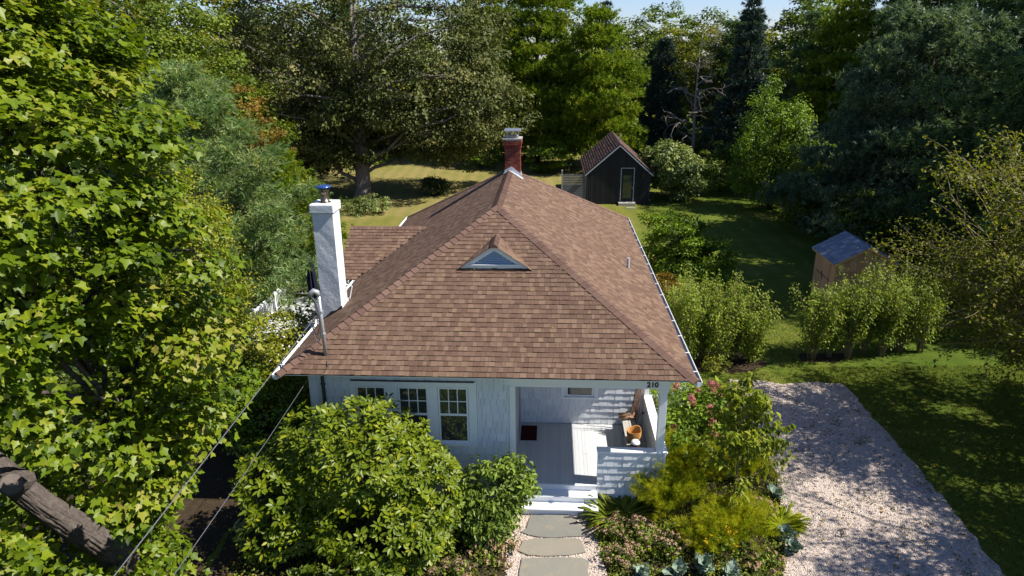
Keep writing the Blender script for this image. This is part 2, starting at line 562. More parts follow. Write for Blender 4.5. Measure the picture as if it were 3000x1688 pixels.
def cap_line(p, q, n1, n2, e, w, name, mat, parent):
    """cap pieces bent over a hip or ridge from p up to q; n1, n2 the two slopes' normals"""
    p, q = Vector(p), Vector(q); L = (q - p).length; d = (q - p) / L
    n1, n2 = Vector(n1), Vector(n2)
    up = (n1 + n2).normalized()
    s1 = d.cross(n1).normalized(); s2 = d.cross(n2).normalized()
    if s1.dot(n2) > 0: s1 = -s1
    if s2.dot(n1) > 0: s2 = -s2
    for i in range(int(L / e)):
        a = p + d * (i * e); b = p + d * min(L, i * e + e * 1.25)
        lift0, lift1 = .034, .014
        V = []
        for c, l in ((a, lift0), (b, lift1)):
            o = c + up * (l + .012)
            e1, e2 = c + s1 * w + n1 * l, c + s2 * w + n2 * l
            m1, m2 = c + s1 * w * .25 + n1 * (l + .006) , c + s2 * w * .25 + n2 * (l + .006)
            V += [e1, m1, o, m2, e2, c + s1 * w - n1 * .004, c + s2 * w - n2 * .004]
        F = [(0, 1, 8, 7), (1, 2, 9, 8), (2, 3, 10, 9), (3, 4, 11, 10), (0, 5, 6, 4, 3, 2, 1), (7, 8, 9, 10, 11, 13, 12), (5, 0, 7, 12), (4, 6, 13, 11)]
        mb = MB(); mb.add(V, F, float(rng.uniform(.2, .85)))
        mb.build(name, mat, parent, smooth=False)
nF, nR, nL, nB = (0, -SA, CA), (SA, 0, CA), (-SA, 0, CA), (0, SA, CA)
cap_line((0, 0, EZ), A_, nF, nL, .2, .15, "hip_shingle", M_cap, roof)
cap_line((W, 0, EZ), A_, nF, nR, .2, .15, "hip_shingle", M_cap, roof)
cap_line((W, D, EZ), B_, nB, nR, .2, .15, "hip_shingle", M_cap, roof)
cap_line((0, D, EZ), B_, nB, nL, .2, .15, "hip_shingle", M_cap, roof)
cap_line(A_, B_, nL, nR, .15, .15, "ridge_shingle", M_cap, roof)
cap_line((-.65, WR[0], WR[1]), (wh, WR[0], WR[1]), nF, nB, .15, .14, "ridge_shingle", M_cap, roof)
cap_line((dxm, dyf, dzt), (dxm, (dzt - EZ) / K, dzt), dn, (-dn[0], 0, dn[2]), .13, .11, "ridge_shingle", M_cap, roof)

dor = MB()
dor.add([(dx0, dyf, dzb), (dxm, dyf, dzt), (dx1, dyf, dzb), (dx0, dyf + .02 + .06, dzb), (dxm, (dzt - EZ) / K, dzt), (dx1, dyf + .08, dzb)],
        [(0, 1, 4, 3), (1, 2, 5, 4), (0, 3, 5, 2)])
dormer = dor.build("dormer", M_deck, house)
def tri(cx, y, zb, zt, hw, th):
    return [(cx - hw, y, zb), (cx + hw, y, zb), (cx, y, zt)]
yy = dyf + .13
M_louv = surf("dark_blue_louvre_backing", [(.07, .10, .14), (.11, .14, .18)], .7, .2, 6, .4)
M_slatb = surf("shaded_white_louvre_paint", [(.30, .38, .47), (.38, .46, .55)], .6, .3, 6, .4)  # white slats with the blue-grey of shade put into their colour
bk = MB().extrude(tri(dxm, yy, dzb + .03, dzt - .03, .90, 0), (0, .05, 0)).build("louvre_backing", M_louv, dormer)
fr = MB()
zb_, zt_ = dzb + .02, dzt - .025
for sg in (-1, 1):
    fr.extrude([(dxm + sg * .93, yy - .05, zb_), (dxm + sg * .60, yy - .05, zb_ + .10), (dxm, yy - .05, zt_ - .14), (dxm, yy - .05, zt_)], (0, .05, 0))
fr.extrude([(dxm - .93, yy - .05, zb_ - .001), (dxm + .93, yy - .05, zb_ - .001), (dxm + .62, yy - .05, zb_ + .098), (dxm - .62, yy - .05, zb_ + .098)], (0, .05, 0))
fr.build("louvre_frame", M_white, dormer)
boxo("louvre_sill", (dxm - .62, yy - .10, zb_ + .10), (dxm + .62, yy - .005, zb_ + .13), M_white, dormer)
for i in range(5):
    t = (i + .5) / 5
    z = zb_ + .14 + t * (zt_ - .14 - zb_ - .16)
    hw = .58 * (1 - (z - zb_ - .10) / (zt_ - .14 - zb_ - .10)) - .01
    if hw < .05: continue
    MB().extrude([(dxm - hw, yy - .045, z - .025), (dxm - hw, yy - .04, z - .012), (dxm - hw, yy - .002, z + .035), (dxm - hw, yy - .008, z + .022)], (2 * hw, 0, 0)).build("louvre_slat", M_slatb, dormer)

# ------------------------------------------------------------------ eaves
ST = EZ - .10
sof = MB()
sof.box((.03, .03, EZ - .045), (W - .03, .62, EZ - .03)); sof.box((.03, .62, ST - .02), (.52, D - .03, ST)); sof.box((9.18, .62, ST - .02), (W - .03, D - .03, ST)); sof.box((.52, D - .6, ST - .02), (9.18, D - .03, ST))
sof.build("soffit", M_white, house)
boxo("fascia", (0.0, .012, EZ - .034), (W, .035, EZ - .014), M_white, house)
boxo("fascia", (W - .035, .04, ST - .03), (W - .012, D, EZ - .015), M_white, house)
boxo("fascia", (.012, .04, ST - .03), (.035, D, EZ - .015), M_white, house)
for sx, X in ((1, W), (-1, 0.0)):
    g = MB()
    xs = lambda a: X + sx * a
    prof = [(-.008, EZ - .02), (-.004, EZ - .125), (.07, EZ - .125), (.10, EZ - .06), (.105, EZ - .01), (.118, EZ - .008), (.118, EZ - .02), (.112, EZ - .065), (.076, EZ - .132), (-.008, EZ - .132)]
    g.extrude([(xs(a), -.02, z) for a, z in prof], (0, D + .04, 0))
    for yv in (-.02, D + .017):
        g.extrude([(xs(.0), yv, EZ - .13), (xs(.072), yv, EZ - .13), (xs(.108), yv, EZ - .06), (xs(.112), yv, EZ - .012), (xs(0), yv, EZ - .012)], (0, .003, 0))
    go = g.build("gutter", M_white, house)
    MB().box((min(xs(.004), xs(.078)), .0, EZ - .124), (max(xs(.004), xs(.078)), D, EZ - .052)).build("gutter_shade_fill", M_dark, go)  # added dark fill stands in for the shade inside the trough
    y = .5
    while y < D:
        MB().box((min(xs(0.0), xs(.12)), y, EZ - .016), (max(xs(0.0), xs(.12)), y + .03, EZ - .004)).build("gutter_bracket", M_white, go)
        y += 1.05

# ------------------------------------------------------------------ walls
wl = MB()
wl.box((.5, .6, 0), (5.5, 1.0, EZ - .048)); wl.box((.5, 1.0, 0), (5.5, 15.2, ST - .02)); wl.box((5.5, 3.55, 0), (9.2, 15.2, ST - .02))
wl.box((-.35, 7.25, 0), (.5, 10.65, ST - .02))
wl.extrude([(-.35, 7.25, ST - .02), (-.35, 10.65, ST - .02), (-.35, WR[0], WR[1] - .1)], (.85, 0, 0))
wall = wl.build("wall", M_wall, house)
def cut(rects, l, r, z):
    iv = [(l, r)]
    for x0, x1, za, zb in rects:
        if za < z < zb:
            nx = []
            for a, b in iv:
                if x1 <= a or x0 >= b: nx.append((a, b)); continue
                if x0 > a: nx.append((a, x0))
                if x1 < b: nx.append((x1, b))
            iv = nx
    return iv
WB = (1.50, 4.60, 1.58, 3.40)                 # the band of three windows
WSH = []
p1 = shingle_rows((0, .6, 0), (1, 0, 0), (0, 0, 1), (0, -1, 0), lambda a, b: [((l, r), (l, r)) for l, r in cut([WB], 4.605, 5.39, a + .1)], .195, 19, .09, .24, .018, .032, .008, .02)
p2 = shingle_rows((0, 3.55, 0), (1, 0, 0), (0, 0, 1), (0, -1, 0), lambda a, b: [((l, r), (l, r)) for l, r in cut([(6.70, 7.78, 1.30, 3.4)], 5.53, 9.06, a + .1)], .195, 15, .11, .26, .018, .032, .008, FL + .02)
p3 = shingle_rows((0, .6, 0), (1, 0, 0), (0, 0, 1), (0, -1, 0), lambda a, b: [((7.57, 9.2), (7.57, 9.2))], .2, 7, .12, .26, .02, .034, .008, .12)
p4 = shingle_rows((0, .6, 0), (1, 0, 0), (0, 0, 1), (0, -1, 0), lambda a, b: [((l, r), (l, r)) for l, r in cut([WB], .5, 4.6, a + .1)], .195, 19, .09, .24, .018, .032, .008, .02)
p5 = shingle_rows((9.2, 0, 0), (0, 1, 0), (0, 0, 1), (1, 0, 0), lambda a, b: [((.62, 15.2), (.62, 15.2))] if a < 1.35 else [((3.6, 15.2), (3.6, 15.2))], .2, 18, .2, .36, .012, .02, .004, .12)
p6 = shingle_rows((.5, 0, 0), (0, 1, 0), (0, 0, 1), (-1, 0, 0), lambda a, b: [((.62, 7.2), (.62, 7.2))], .2, 18, .2, .36, .012, .02, .004, .12)
pieces(p3 + p2 + p1, 300, "wall_shingle", M_wshin, wall, "wall_shingle_field")
pieces(p4 + p5 + p6, 0, "wall_shingle", M_wshin, wall, "wall_shingle_field")
boxo("corner_board", (5.395, .565, .1), (5.53, .60, 3.30), M_white, house)
boxo("corner_board", (5.501, .6, FL), (5.53, .74, 3.30), M_white, house)

def casing(x0, x1, z0, z1, y, t=.028):
    boxo("casing_board", (x0, y - t, z0), (x1, y, z1), M_white, house, bevel=.003)
F_ = .6
casing(WB[0], WB[1], 3.235, WB[3] - .02, F_, .032)
boxo("drip_cap", (WB[0] + .05, F_ - .07, WB[3] - .02), (WB[1] - .05, F_, WB[3] + .005), M_dark, house)
casing(WB[0], 1.64, 1.66, 3.235, F_); casing(2.39, 2.67, 1.66, 3.235, F_); casing(3.41, 3.645, 1.66, 3.235, F_); casing(4.40, WB[1], 1.66, 3.235, F_)
casing(WB[0], WB[1], WB[2], 1.655, F_, .02)

def window(x0, x1, z0, z1, y, grid=True):
    f = MB(); w = .045
    f.box((x0, y - .022, z0), (x0 + w, y + .01, z1)); f.box((x1 - w, y - .022, z0), (x1, y + .01, z1))
    f.box((x0 + w, y - .022, z1 - w), (x1 - w, y + .01, z1)); f.box((x0 + w, y - .022, z0), (x1 - w, y + .01, z0 + .06))
    zm = (z0 + z1) / 2 + .02
    f.box((x0 + w, y - .018, zm - .03), (x1 - w, y + .01, zm + .03))
    o = f.build("window", M_white, house, bevel=.003)
    boxo("window_sill", (x0 - .06, y - .075, z0 - .045), (x1 + .06, y - .002, z0), M_white, o)
    xa, xb = x0 + w, x1 - w
    if grid:
        za, zb = zm + .03, z1 - w
        for i in range(3):
            for j in range(2):
                a, b = xa + (xb - xa) * i / 3, xa + (xb - xa) * (i + 1) / 3
                c, d = za + (zb - za) * j / 2, za + (zb - za) * (j + 1) / 2
                boxo("pane", (a, y - .006, c), (b, y - .004, d), M_glass, o)
        for i in (1, 2):
            a = xa + (xb - xa) * i / 3
            boxo("muntin", (a - .011, y - .016, za), (a + .011, y - .0065, zb), M_white, o)
        boxo("muntin", (xa, y - .017, (za + zb) / 2 - .011), (xb, y - .0068, (za + zb) / 2 + .011), M_white, o)
    else:
        boxo("pane", (xa, y - .006, zm + .03), (xb, y - .004, z1 - w), M_glass, o)
    boxo("pane", (xa, y - .006, z0 + .06), (xb, y - .004, zm - .03), M_glass, o)
    return o
for x in (1.65, 2.68, 3.655):
    window(x, x + .735, 1.70, 3.225, F_)
window(6.84, 7.62, 1.46, 3.0, 3.55, False)
casing(6.70, 6.83, 1.38, 3.06, 3.55); casing(7.63, 7.77, 1.38, 3.06, 3.55); casing(6.70, 7.77, 3.065, 3.20, 3.55)

# ------------------------------------------------------------------ porch
boxo("porch_beam", (5.39, .585, 3.28), (9.215, .76, EZ - .047), M_white, house, bevel=.004)
boxo("porch_beam", (9.03, .765, 3.30), (9.21, 3.55, ST - .022), M_white, house, bevel=.004)
boxo("porch_ceiling", (5.5, .76, 3.42), (9.03, 3.55, 3.44), M_white, house)
boxo("porch_base", (5.5, .64, .02), (9.2, 3.55, FL - .03), M_wall, house)
nb = 36
for i in range(nb):
    x = 5.502 + i * (9.05 - 5.502) / nb; w_ = (9.05 - 5.502) / nb
    if rng.uniform() < .25:
        ym = float(rng.uniform(1.0, 3.0))
        boxo("floorboard", (x + .0015, .60, FL - .028), (x + w_ - .0015, ym - .002, FL + float(rng.uniform(-.002, .002))), M_floor, house, float(rng.uniform(.2, .8)))
        boxo("floorboard", (x + .0015, ym, FL - .028), (x + w_ - .0015, 3.55, FL + float(rng.uniform(-.002, .002))), M_floor, house, float(rng.uniform(.2, .8)))
    else:
        boxo("floorboard", (x + .0015, .60, FL - .028), (x + w_ - .0015, 3.55, FL + float(rng.uniform(-.002, .002))), M_floor, house, float(rng.uniform(.2, .8)))
boxo("floor_nosing", (5.535, .545, FL - .035), (7.56, .598, FL - .003), M_step, house, bevel=.006)
boxo("step_riser", (5.62, .585, .40), (7.56, .635, FL - .036), M_step, house)
boxo("step_tread", (5.66, .30, .355), (7.575, .60, .395), M_step, house, bevel=.006)
boxo("step_riser", (5.68, .345, .215), (7.56, .375, .354), M_step, house)
boxo("step_tread", (5.66, .03, .17), (7.585, .36, .212), M_step, house, bevel=.006)
boxo("step_riser", (5.68, .075, 0.0), (7.57, .105, .169), M_step, house)
boxo("step_side", (7.53, .11, 0.0), (7.56, .58, .168), M_step, house)
# half walls and their caps
boxo("half_wall", (7.57, .60, .05), (9.2, .74, 1.50), M_wshin, house, .6)
boxo("half_wall", (9.06, .74, .05), (9.2, 3.55, 1.50), M_wshin, house, .6)
boxo("half_wall_cap", (7.545, .572, 1.503), (9.27, .80, 1.545), M_white, house, bevel=.005)
boxo("half_wall_cap", (9.045, .80, 1.503), (9.27, 3.55, 1.545), M_white, house, bevel=.005)
boxo("corner_board", (9.165, .557, .1), (9.225, .571, 1.50), M_white, house)
post = boxo("porch_post", (8.985, .60, 1.546), (9.165, .78, 3.20), M_white, house, bevel=.006)
boxo("post_capital", (8.965, .58, 3.20), (9.185, .80, 3.30), M_white, post, bevel=.006)
boxo("porch_pilaster", (9.05, 3.505, 1.546), (9.19, 3.548, 3.278), M_white, house, bevel=.005)
for ch, x in (("2", 8.655), ("1", 8.748), ("0", 8.838)):
    cu = bpy.data.curves.new("house_number", 'FONT')
    cu.body = ch; cu.size = .185; cu.extrude = .006; cu.offset = .006; cu.bevel_depth = 0
    tmp = bpy.data.objects.new("tmp", cu)
    COL.objects.link(tmp)
    bpy.context.view_layer.update()
    me = bpy.data.meshes.new_from_object(tmp.evaluated_get(bpy.context.evaluated_depsgraph_get()))
    bpy.data.objects.remove(tmp); bpy.data.curves.remove(cu)
    me.name = "house_number"; me.materials.clear(); me.materials.append(M_num)
    o = bpy.data.objects.new("house_number", me)
    link(o, house)
    o.location = (x, .577, 3.335); o.rotation_euler = (PI / 2, 0, 0)

# ------------------------------------------------------------------ white chimney by the left eave
def lumpy(lo, hi, nx, ny, nz, amp, seed):
    """a box with a hand-trowelled, uneven skin"""
    rg = np.random.default_rng(seed)
    mb = MB()
    def bump(p):
        return amp * (math.sin(p[2] * 5.1 + p[0] * 7 + seed) + .7 * math.sin(p[2] * 9.7 - p[0] * 11 + p[1] * 8) + .5 * math.sin(p[2] * 17 + p[0] * 19))
    def face(o, u, v, nu, nv, n):
        o, u, v, n = map(Vector, (o, u, v, n)); V = []; F = []
        for i in range(nu + 1):
            for j in range(nv + 1):
                p = o + u * (i / nu) + v * (j / nv)
                e = min(1, 4 * min(i / nu, 1 - i / nu) + .15)
                V.append(p + n * bump(p) * e)
        for i in range(nu):
            for j in range(nv):
                a = i * (nv + 1) + j
                F.append((a, a + nv + 1, a + nv + 2, a + 1))
        mb.add(V, F)
    x0, y0, z0 = lo; x1, y1, z1 = hi
    face((x0, y0, z0), (x1 - x0, 0, 0), (0, 0, z1 - z0), nx, nz, (0, -1, 0))
    face((x1, y0, z0), (0, y1 - y0, 0), (0, 0, z1 - z0), ny, nz, (1, 0, 0))
    face((x1, y1, z0), (x0 - x1, 0, 0), (0, 0, z1 - z0), nx, nz, (0, 1, 0))
    face((x0, y1, z0), (0, y0 - y1, 0), (0, 0, z1 - z0), ny, nz, (-1, 0, 0))
    return mb
chim = lumpy((.05, 3.3, 0), (.60, 3.9, 6.92), 8, 8, 90, .004, 3).build("white_chimney", M_stucco, house, smooth=True)
boxo("chimney_collar", (.0, 3.25, 6.86), (.65, 3.95, 7.10), M_stucco, chim, bevel=.03)
MB().lathe([(.17, 0), (.15, .02), (.11, .03), (.11, .24), (.125, .26), (.15, .36), (.13, .38)], (.33, 3.6, 7.10), 20).build("flue_pipe", M_flue, chim, smooth=True)
MB().lathe([(.05, 0), (.205, .0), (.21, .012), (.16, .045), (.08, .06)], (.33, 3.6, 7.50), 24).build("flue_cap", M_bluecap, chim, smooth=True)
for a in (0.4, 1.9, 3.5, 5.0):
    MB().tube([(.33 + .12 * math.cos(a), 3.6 + .12 * math.sin(a), 7.46), (.33 + .12 * math.cos(a), 3.6 + .12 * math.sin(a), 7.51)], .012, 5).build("cap_strut", M_steel, chim)
fl = MB()
zf = lambda x: EZ + K * x
fl.extrude([(.0, 3.292, zf(0) - .02), (.62, 3.292, zf(.62) - .02), (.64, 3.292, zf(.64) + .09), (.45, 3.292, zf(.45) + .06), (.3, 3.292, zf(.3) + .11), (.12, 3.292, zf(.12) + .05), (.0, 3.292, zf(0) + .09)], (0, -.02, 0))
fl.build("tar_flashing", M_tar, chim)
MB().extrude([(.61, 3.28, zf(.61)), (.61, 3.92, zf(.61)), (.61, 3.92, zf(.61) + .1), (.61, 3.28, zf(.61) + .1)], (.012, 0, 0)).build("side_flashing", M_white, chim)
MB().tube([(.62, 3.8, 4.72), (.80, 3.8, 4.66), (.70, 3.8, 4.28)], .014, 6).build("chimney_brace", M_white, chim)

# ------------------------------------------------------------------ red brick chimney on the ridge
bx0, bx1, by0, by1, bz0, bz1 = 4.68, 5.24, 10.62, 11.20, 6.28, 7.84
bc = boxo("brick_chimney", (bx0 + .012, by0 + .012, bz0), (bx1 - .012, by1 - .012, bz1), M_mortar, house)
h = .066
nrow = int((bz1 - bz0) / h)
for r in range(nrow):
    z = bz0 + r * h
    o = .0 if r < nrow - 4 else .028 * (1 + (r - nrow + 4) // 2)
    X0, X1, Y0, Y1 = bx0 - o, bx1 + o, by0 - o, by1 + o
    sh = r % 2
    for face in range(4):
        L = (X1 - X0) if face in (0, 2) else (Y1 - Y0)
        cutp = [0, L / 3, 2 * L / 3, L] if not sh else [0, L / 6, L / 2, L * 5 / 6, L]
        lo_, hi_ = (0, 0) if face in (0, 2) else (.093, .093)
        for a, b in zip(cutp[:-1], cutp[1:]):
            a, b = max(a, lo_), min(b, L - hi_)
            if b - a < .03: continue
            pr = float(rng.uniform(0, .006))
            if face == 0: lo, hi = (X0 + a + .004, Y0 - pr, z + .005), (X0 + b - .004, Y0 + .09, z + h - .004)
            elif face == 2: lo, hi = (X0 + a + .004, Y1 - .09, z + .005), (X0 + b - .004, Y1 + pr, z + h - .004)
            elif face == 1: lo, hi = (X1 - .09, Y0 + a + .004, z + .005), (X1 + pr, Y0 + b - .004, z + h - .004)
            else: lo, hi = (X0 - pr, Y0 + a + .004, z + .005), (X0 + .09, Y0 + b - .004, z + h - .004)
            boxo("brick", lo, hi, M_brick, bc, float(rng.uniform(.05, .95)))
MB().extrude([(bx0 - .06, by0 - .06, bz1), (bx1 + .06, by0 - .06, bz1), (bx1 + .06, by1 + .06, bz1), (bx0 - .06, by1 + .06, bz1)], (0, 0, .05)).build("chimney_crown", M_mortar, bc)
boxo("flue_tile", (bx0 + .1, by0 + .1, bz1 + .05), (bx1 - .1, by1 - .1, bz1 + .13), M_mortar, bc)
sc = MB()
for x in (bx0 + .08, bx1 - .08):
    for y in (by0 + .08, by1 - .08):
        sc.tube([(x, y, bz1 + .05), (x, y, bz1 + .30)], .012, 5)
for i in range(9):
    t = i / 8
    sc.tube([(bx0 + .08 + t * (bx1 - bx0 - .16), by0 + .08, bz1 + .05), (bx0 + .08 + t * (bx1 - bx0 - .16), by0 + .08, bz1 + .29)], .004, 4)
sc.build("spark_screen", M_steel, bc)
boxo("chimney_lid", (bx0 - .02, by0 - .02, bz1 + .29), (bx1 + .02, by1 + .02, bz1 + .345), M_steel, bc, bevel=.015)
lf = MB()
zr = lambda x: EZ + K * (W - x) if x > W / 2 else EZ + K * x
for (a, b) in ((bx0 - .05, W / 2), (W / 2, bx1 + .10)):
    lf.extrude([(a, by0 - .16, zr(a) + .028), (b, by0 - .16 - (.1 if b > W / 2 else 0), zr(b) + .028), (b, by0 + .02, zr(b) + .028), (a, by0 + .02, zr(a) + .028)], (0, 0, .012))
lf.extrude([(bx0 - .015, by0 - .02, zr(bx0) + .0), (bx1 + .02, by0 - .02, zr(bx1) + .0), (bx1 + .02, by0 - .02, zr(bx1) + .13), (W / 2 + .08, by0 - .02, zr(W / 2) + .16), (bx0 - .015, by0 - .02, zr(bx0) + .12)], (0, .012, 0))
lf.extrude([(bx1 + .006, by0 - .02, zr(bx1 + .02)), (bx1 + .006, by1, zr(bx1 + .02)), (bx1 + .006, by1, zr(bx1) + .14), (bx1 + .006, by0 - .02, zr(bx1) + .14)], (.012, 0, 0))
lf.build("lead_flashing", M_lead, bc)

# ------------------------------------------------------------------ vent pipe, service mast, conduit
MB().tube([(8.8, 6.69, EZ + K * (W - 8.8) - .05), (8.8, 6.69, EZ + K * (W - 8.8) + .34)], .045, 12).build("vent_pipe", M_lead, house)
mast = MB().tube([(1.04, .47, EZ + .2), (1.03, .47, 4.9), (1.02, .47, 5.60)], .043, 14).build("service_mast", M_pole, house, smooth=True)
MB().tube([(1.02, .47, 5.58), (1.0, .45, 5.68), (.94, .42, 5.715), (.86, .40, 5.66), (.83, .39, 5.60)], [.05, .066, .07, .06, .045], 12).build("weatherhead", M_pole, mast, smooth=True)
MB().tube([(1.04, .47, 4.62), (1.04, .47, 4.66)], .055, 12).build("mast_clamp", M_pole, mast)
MB().tube([(1.04, .47, 5.18), (1.04, .47, 5.22)], .055, 12).build("mast_clamp", M_pole, mast)
for k in range(3):
    pts = []
    for i in range(15):
        t = i / 14
        a = t * PI * 2
        pts.append((.86 + .02 * k + .14 * math.sin(a) * (.6 + .15 * k) + .1 * t, .38 - .02 * k, 5.60 - 1.0 * t * 0 - .55 * (1 - math.cos(a)) * (.55 + .15 * k) - .35 * t))
    MB().tube(pts, .011, 6).build("cable_loop", M_cable, mast, smooth=True)
MB().tube([(.86, .565, 3.68), (.86, .56, 2.8), (.86, .56, .3)], .045, 10).build("conduit", M_dark, house)
MB().box((.80, .555, 3.25), (.92, .6, 3.29)).build("conduit_strap", M_dark, house)
MB().tube([(1.10, .30, EZ + K * .30 + .03), (1.16, .16, EZ + K * .16 + .03), (1.12, .04, EZ + K * .04 + .03), (1.10, -.01, EZ - .02), (1.08, .2, EZ - .13)], .009, 6).build("stray_wire", M_num, house)
# ------------------------------------------------------------------ ground, drive, path, beds
def ground_mat():
    m, n, out = new_mat("lawn_grass")
    b = node(n, "ShaderNodeBsdfPrincipled")
    pos = coords(n)
    big = noise(n, pos, .16, 4, .6)
    mid = noise(n, pos, 1.1, 5, .65)
    fine = noise(n, pos, 22, 5, .7)
    sx = node(n, "ShaderNodeSeparateXYZ"); n.links.new(pos, sx.inputs[0])
    # the back lawn is dry, the lawn east of the house is greener
    yb = node(n, "ShaderNodeMapRange"); yb.inputs[1].default_value = 24; yb.inputs[2].default_value = 46; n.links.new(sx.outputs[1], yb.inputs[0])
    xb = node(n, "ShaderNodeMapRange"); xb.inputs[1].default_value = 14; xb.inputs[2].default_value = 4; n.links.new(sx.outputs[0], xb.inputs[0])
    dry = node(n, "ShaderNodeMath", operation='MULTIPLY'); n.links.new(yb.outputs[0], dry.inputs[0]); n.links.new(xb.outputs[0], dry.inputs[1])
    d2 = node(n, "ShaderNodeMath", operation='MULTIPLY_ADD'); n.links.new(dry.outputs[0], d2.inputs[0]); d2.inputs[1].default_value = .55
    n.links.new(big, d2.inputs[2])
    d3 = node(n, "ShaderNodeMath", operation='MULTIPLY_ADD'); n.links.new(mid, d3.inputs[0]); d3.inputs[1].default_value = .55; n.links.new(d2.outputs[0], d3.inputs[2])
    mr = node(n, "ShaderNodeMapRange"); mr.inputs[1].default_value = .5; mr.inputs[2].default_value = 1.35; n.links.new(d3.outputs[0], mr.inputs[0])
    c = ramp(n, mr.outputs[0], [(.060, .098, .010), (.095, .128, .014), (.155, .150, .030), (.225, .185, .065)])
    # faint mowing lines
    wv = node(n, "ShaderNodeTexWave"); wv.inputs['Scale'].default_value = .28; wv.inputs['Distortion'].default_value = 1.2; wv.inputs['Detail'].default_value = 2
    n.links.new(pos, wv.inputs[0])
    c = mixc(n, wv.outputs['Fac'], c, mixc(n, 1.0, c, (.82, .9, .8), 'MULTIPLY'))
    fr = ramp(n, fine, [(.45, .45, .4), (1.0, 1.0, 1.0), (1.45, 1.4, 1.25)])
    c = mixc(n, 1.0, c, fr, 'MULTIPLY')
    n.links.new(c, b.inputs['Base Color'])
    b.inputs['Roughness'].default_value = .9
    b.inputs['Specular IOR Level'].default_value = .1
    bn = node(n, "ShaderNodeBump"); bn.inputs['Strength'].default_value = .9; bn.inputs['Distance'].default_value = .06
    n.links.new(noise(n, pos, 30, 4, .75), bn.inputs['Height'])
    n.links.new(bn.outputs[0], b.inputs['Normal'])
    n.links.new(b.outputs[0], out.inputs[0])
    return m
def gravel_mat(name, cols, sc):
    m, n, out = new_mat(name)
    b = node(n, "ShaderNodeBsdfPrincipled")
    pos = coords(n)
    v = node(n, "ShaderNodeTexVoronoi"); v.inputs['Scale'].default_value = sc
    n.links.new(pos, v.inputs['Vector'])
    s = node(n, "ShaderNodeSeparateColor"); n.links.new(v.outputs['Color'], s.inputs[0])
    c = ramp(n, s.outputs[0], cols)
    big = noise(n, coords(n, 'pos', (1.6, .45, 1)), 1.1, 5, .7)
    c = mixc(n, 1.0, c, ramp(n, big, [(.72, .72, .72), (1, 1, 1), (1.12, 1.1, 1.08)]), 'MULTIPLY')
    n.links.new(c, b.inputs['Base Color'])
    b.inputs['Roughness'].default_value = .9; b.inputs['Specular IOR Level'].default_value = .15
    bn = node(n, "ShaderNodeBump"); bn.inputs['Strength'].default_value = 1.0; bn.inputs['Distance'].default_value = .025; bn.invert = True
    n.links.new(v.outputs['Distance'], bn.inputs['Height'])
    n.links.new(bn.outputs[0], b.inputs['Normal'])
    n.links.new(b.outputs[0], out.inputs[0])
    return m
M_lawn = ground_mat()
GRAV = [(.34, .272, .222), (.42, .347, .29), (.48, .402, .34), (.55, .472, .405)]
M_gravel = gravel_mat("pink_gravel", GRAV, 38)
M_peb = surf("pebble", GRAV, .85, .2, 30, .2)
M_soil = surf("dark_soil_mulch", [(.016, .012, .008), (.04, .029, .018), (.08, .055, .034)], .95, .05, 7, .9, bump=1.0, bscale=24, usev=False)
M_stone = surf("bluestone", [(.125, .128, .118), (.175, .168, .14), (.225, .195, .145)], .75, .3, 2.2, .8, bump=.25, bscale=14, usev=True, wear=((.29, .22, .13), 1.4, .55, .75))

lawn = MB().add([(-420, -60, 0), (420, -60, 0), (420, 700, 0), (-420, 700, 0)], [(0, 1, 2, 3)])
lawn_mb = MB(); lawn_mb.add([(-420, -60, 0), (420, -60, 0), (420, 700, 0), (-420, 700, 0)], [(0, 1, 2, 3)])
lawn = lawn_mb.build("lawn", M_lawn, kind="structure")
def ragged(pts, step, amp, seed):
    rg = np.random.default_rng(seed); out = []
    for i in range(len(pts)):
        a, b = np.array(pts[i], float), np.array(pts[(i + 1) % len(pts)], float)
        k = max(1, int(np.linalg.norm(b - a) / step))
        for j in range(k):
            p = a + (b - a) * j / k + (rg.uniform(-amp, amp, 2) if j else rg.uniform(-amp, amp, 2) * .4)
            out.append((p[0], p[1]))
    return out
def sheet(name, pts, z, mat, step=.25, amp=.05, seed=1, kind="structure"):
    r = ragged(pts, step, amp, seed)
    mb = MB(); mb.add([(x, y, z) for x, y in r], [tuple(range(len(r)))])
    return mb.build(name, mat, kind=kind)
DRIVE = [(4.6, 8.6), (10.4, 8.6), (10.62, 11.0), (10.72, 12.5), (10.95, 14.6), (11.08, 16.6), (11.15, 18.6), (11.28, 20.2), (11.25, 21.0), (10.2, 21.15), (9.2, 21.0), (8.3, 21.35), (7.5, 21.4), (7.2, 20.2), (7.4, 18), (7.1, 15.8), (6.6, 14), (6.1, 12.6), (5.6, 11.2)]
drive = sheet("driveway", DRIVE, .008, M_gravel, .22, .055, 2)
bedL = sheet("planting_bed", [(-6.6, 10.3), (-.2, 10.3), (.1, 12.0), (-.05, 13.2), (.05, 14.5), (-.1, 15.1), (-4.9, 15.1), (-6.9, 13.6)], .004, M_soil, .3, .08, 3)
bedR = sheet("planting_bed", [(2.0, 10.2), (5.2, 10.2), (6.0, 12.4), (6.6, 13.9), (7.3, 15.8), (7.6, 18), (7.5, 20.4), (6.2, 20.6), (4.4, 18), (3.9, 15), (1.95, 14.6), (1.85, 13)], .004, M_soil, .3, .08, 4)
bedH = sheet("planting_bed", [(4.9, 21.9), (8.6, 22.0), (9.3, 22.7), (8.6, 23.6), (5.2, 24)], .004, M_soil, .3, .1, 5)
bedK = sheet("planting_bed", [(10.6, 22.8), (11.6, 22.65), (12.5, 23.0), (12.6, 23.5), (10.8, 23.5)], .004, M_soil, .3, .1, 6)
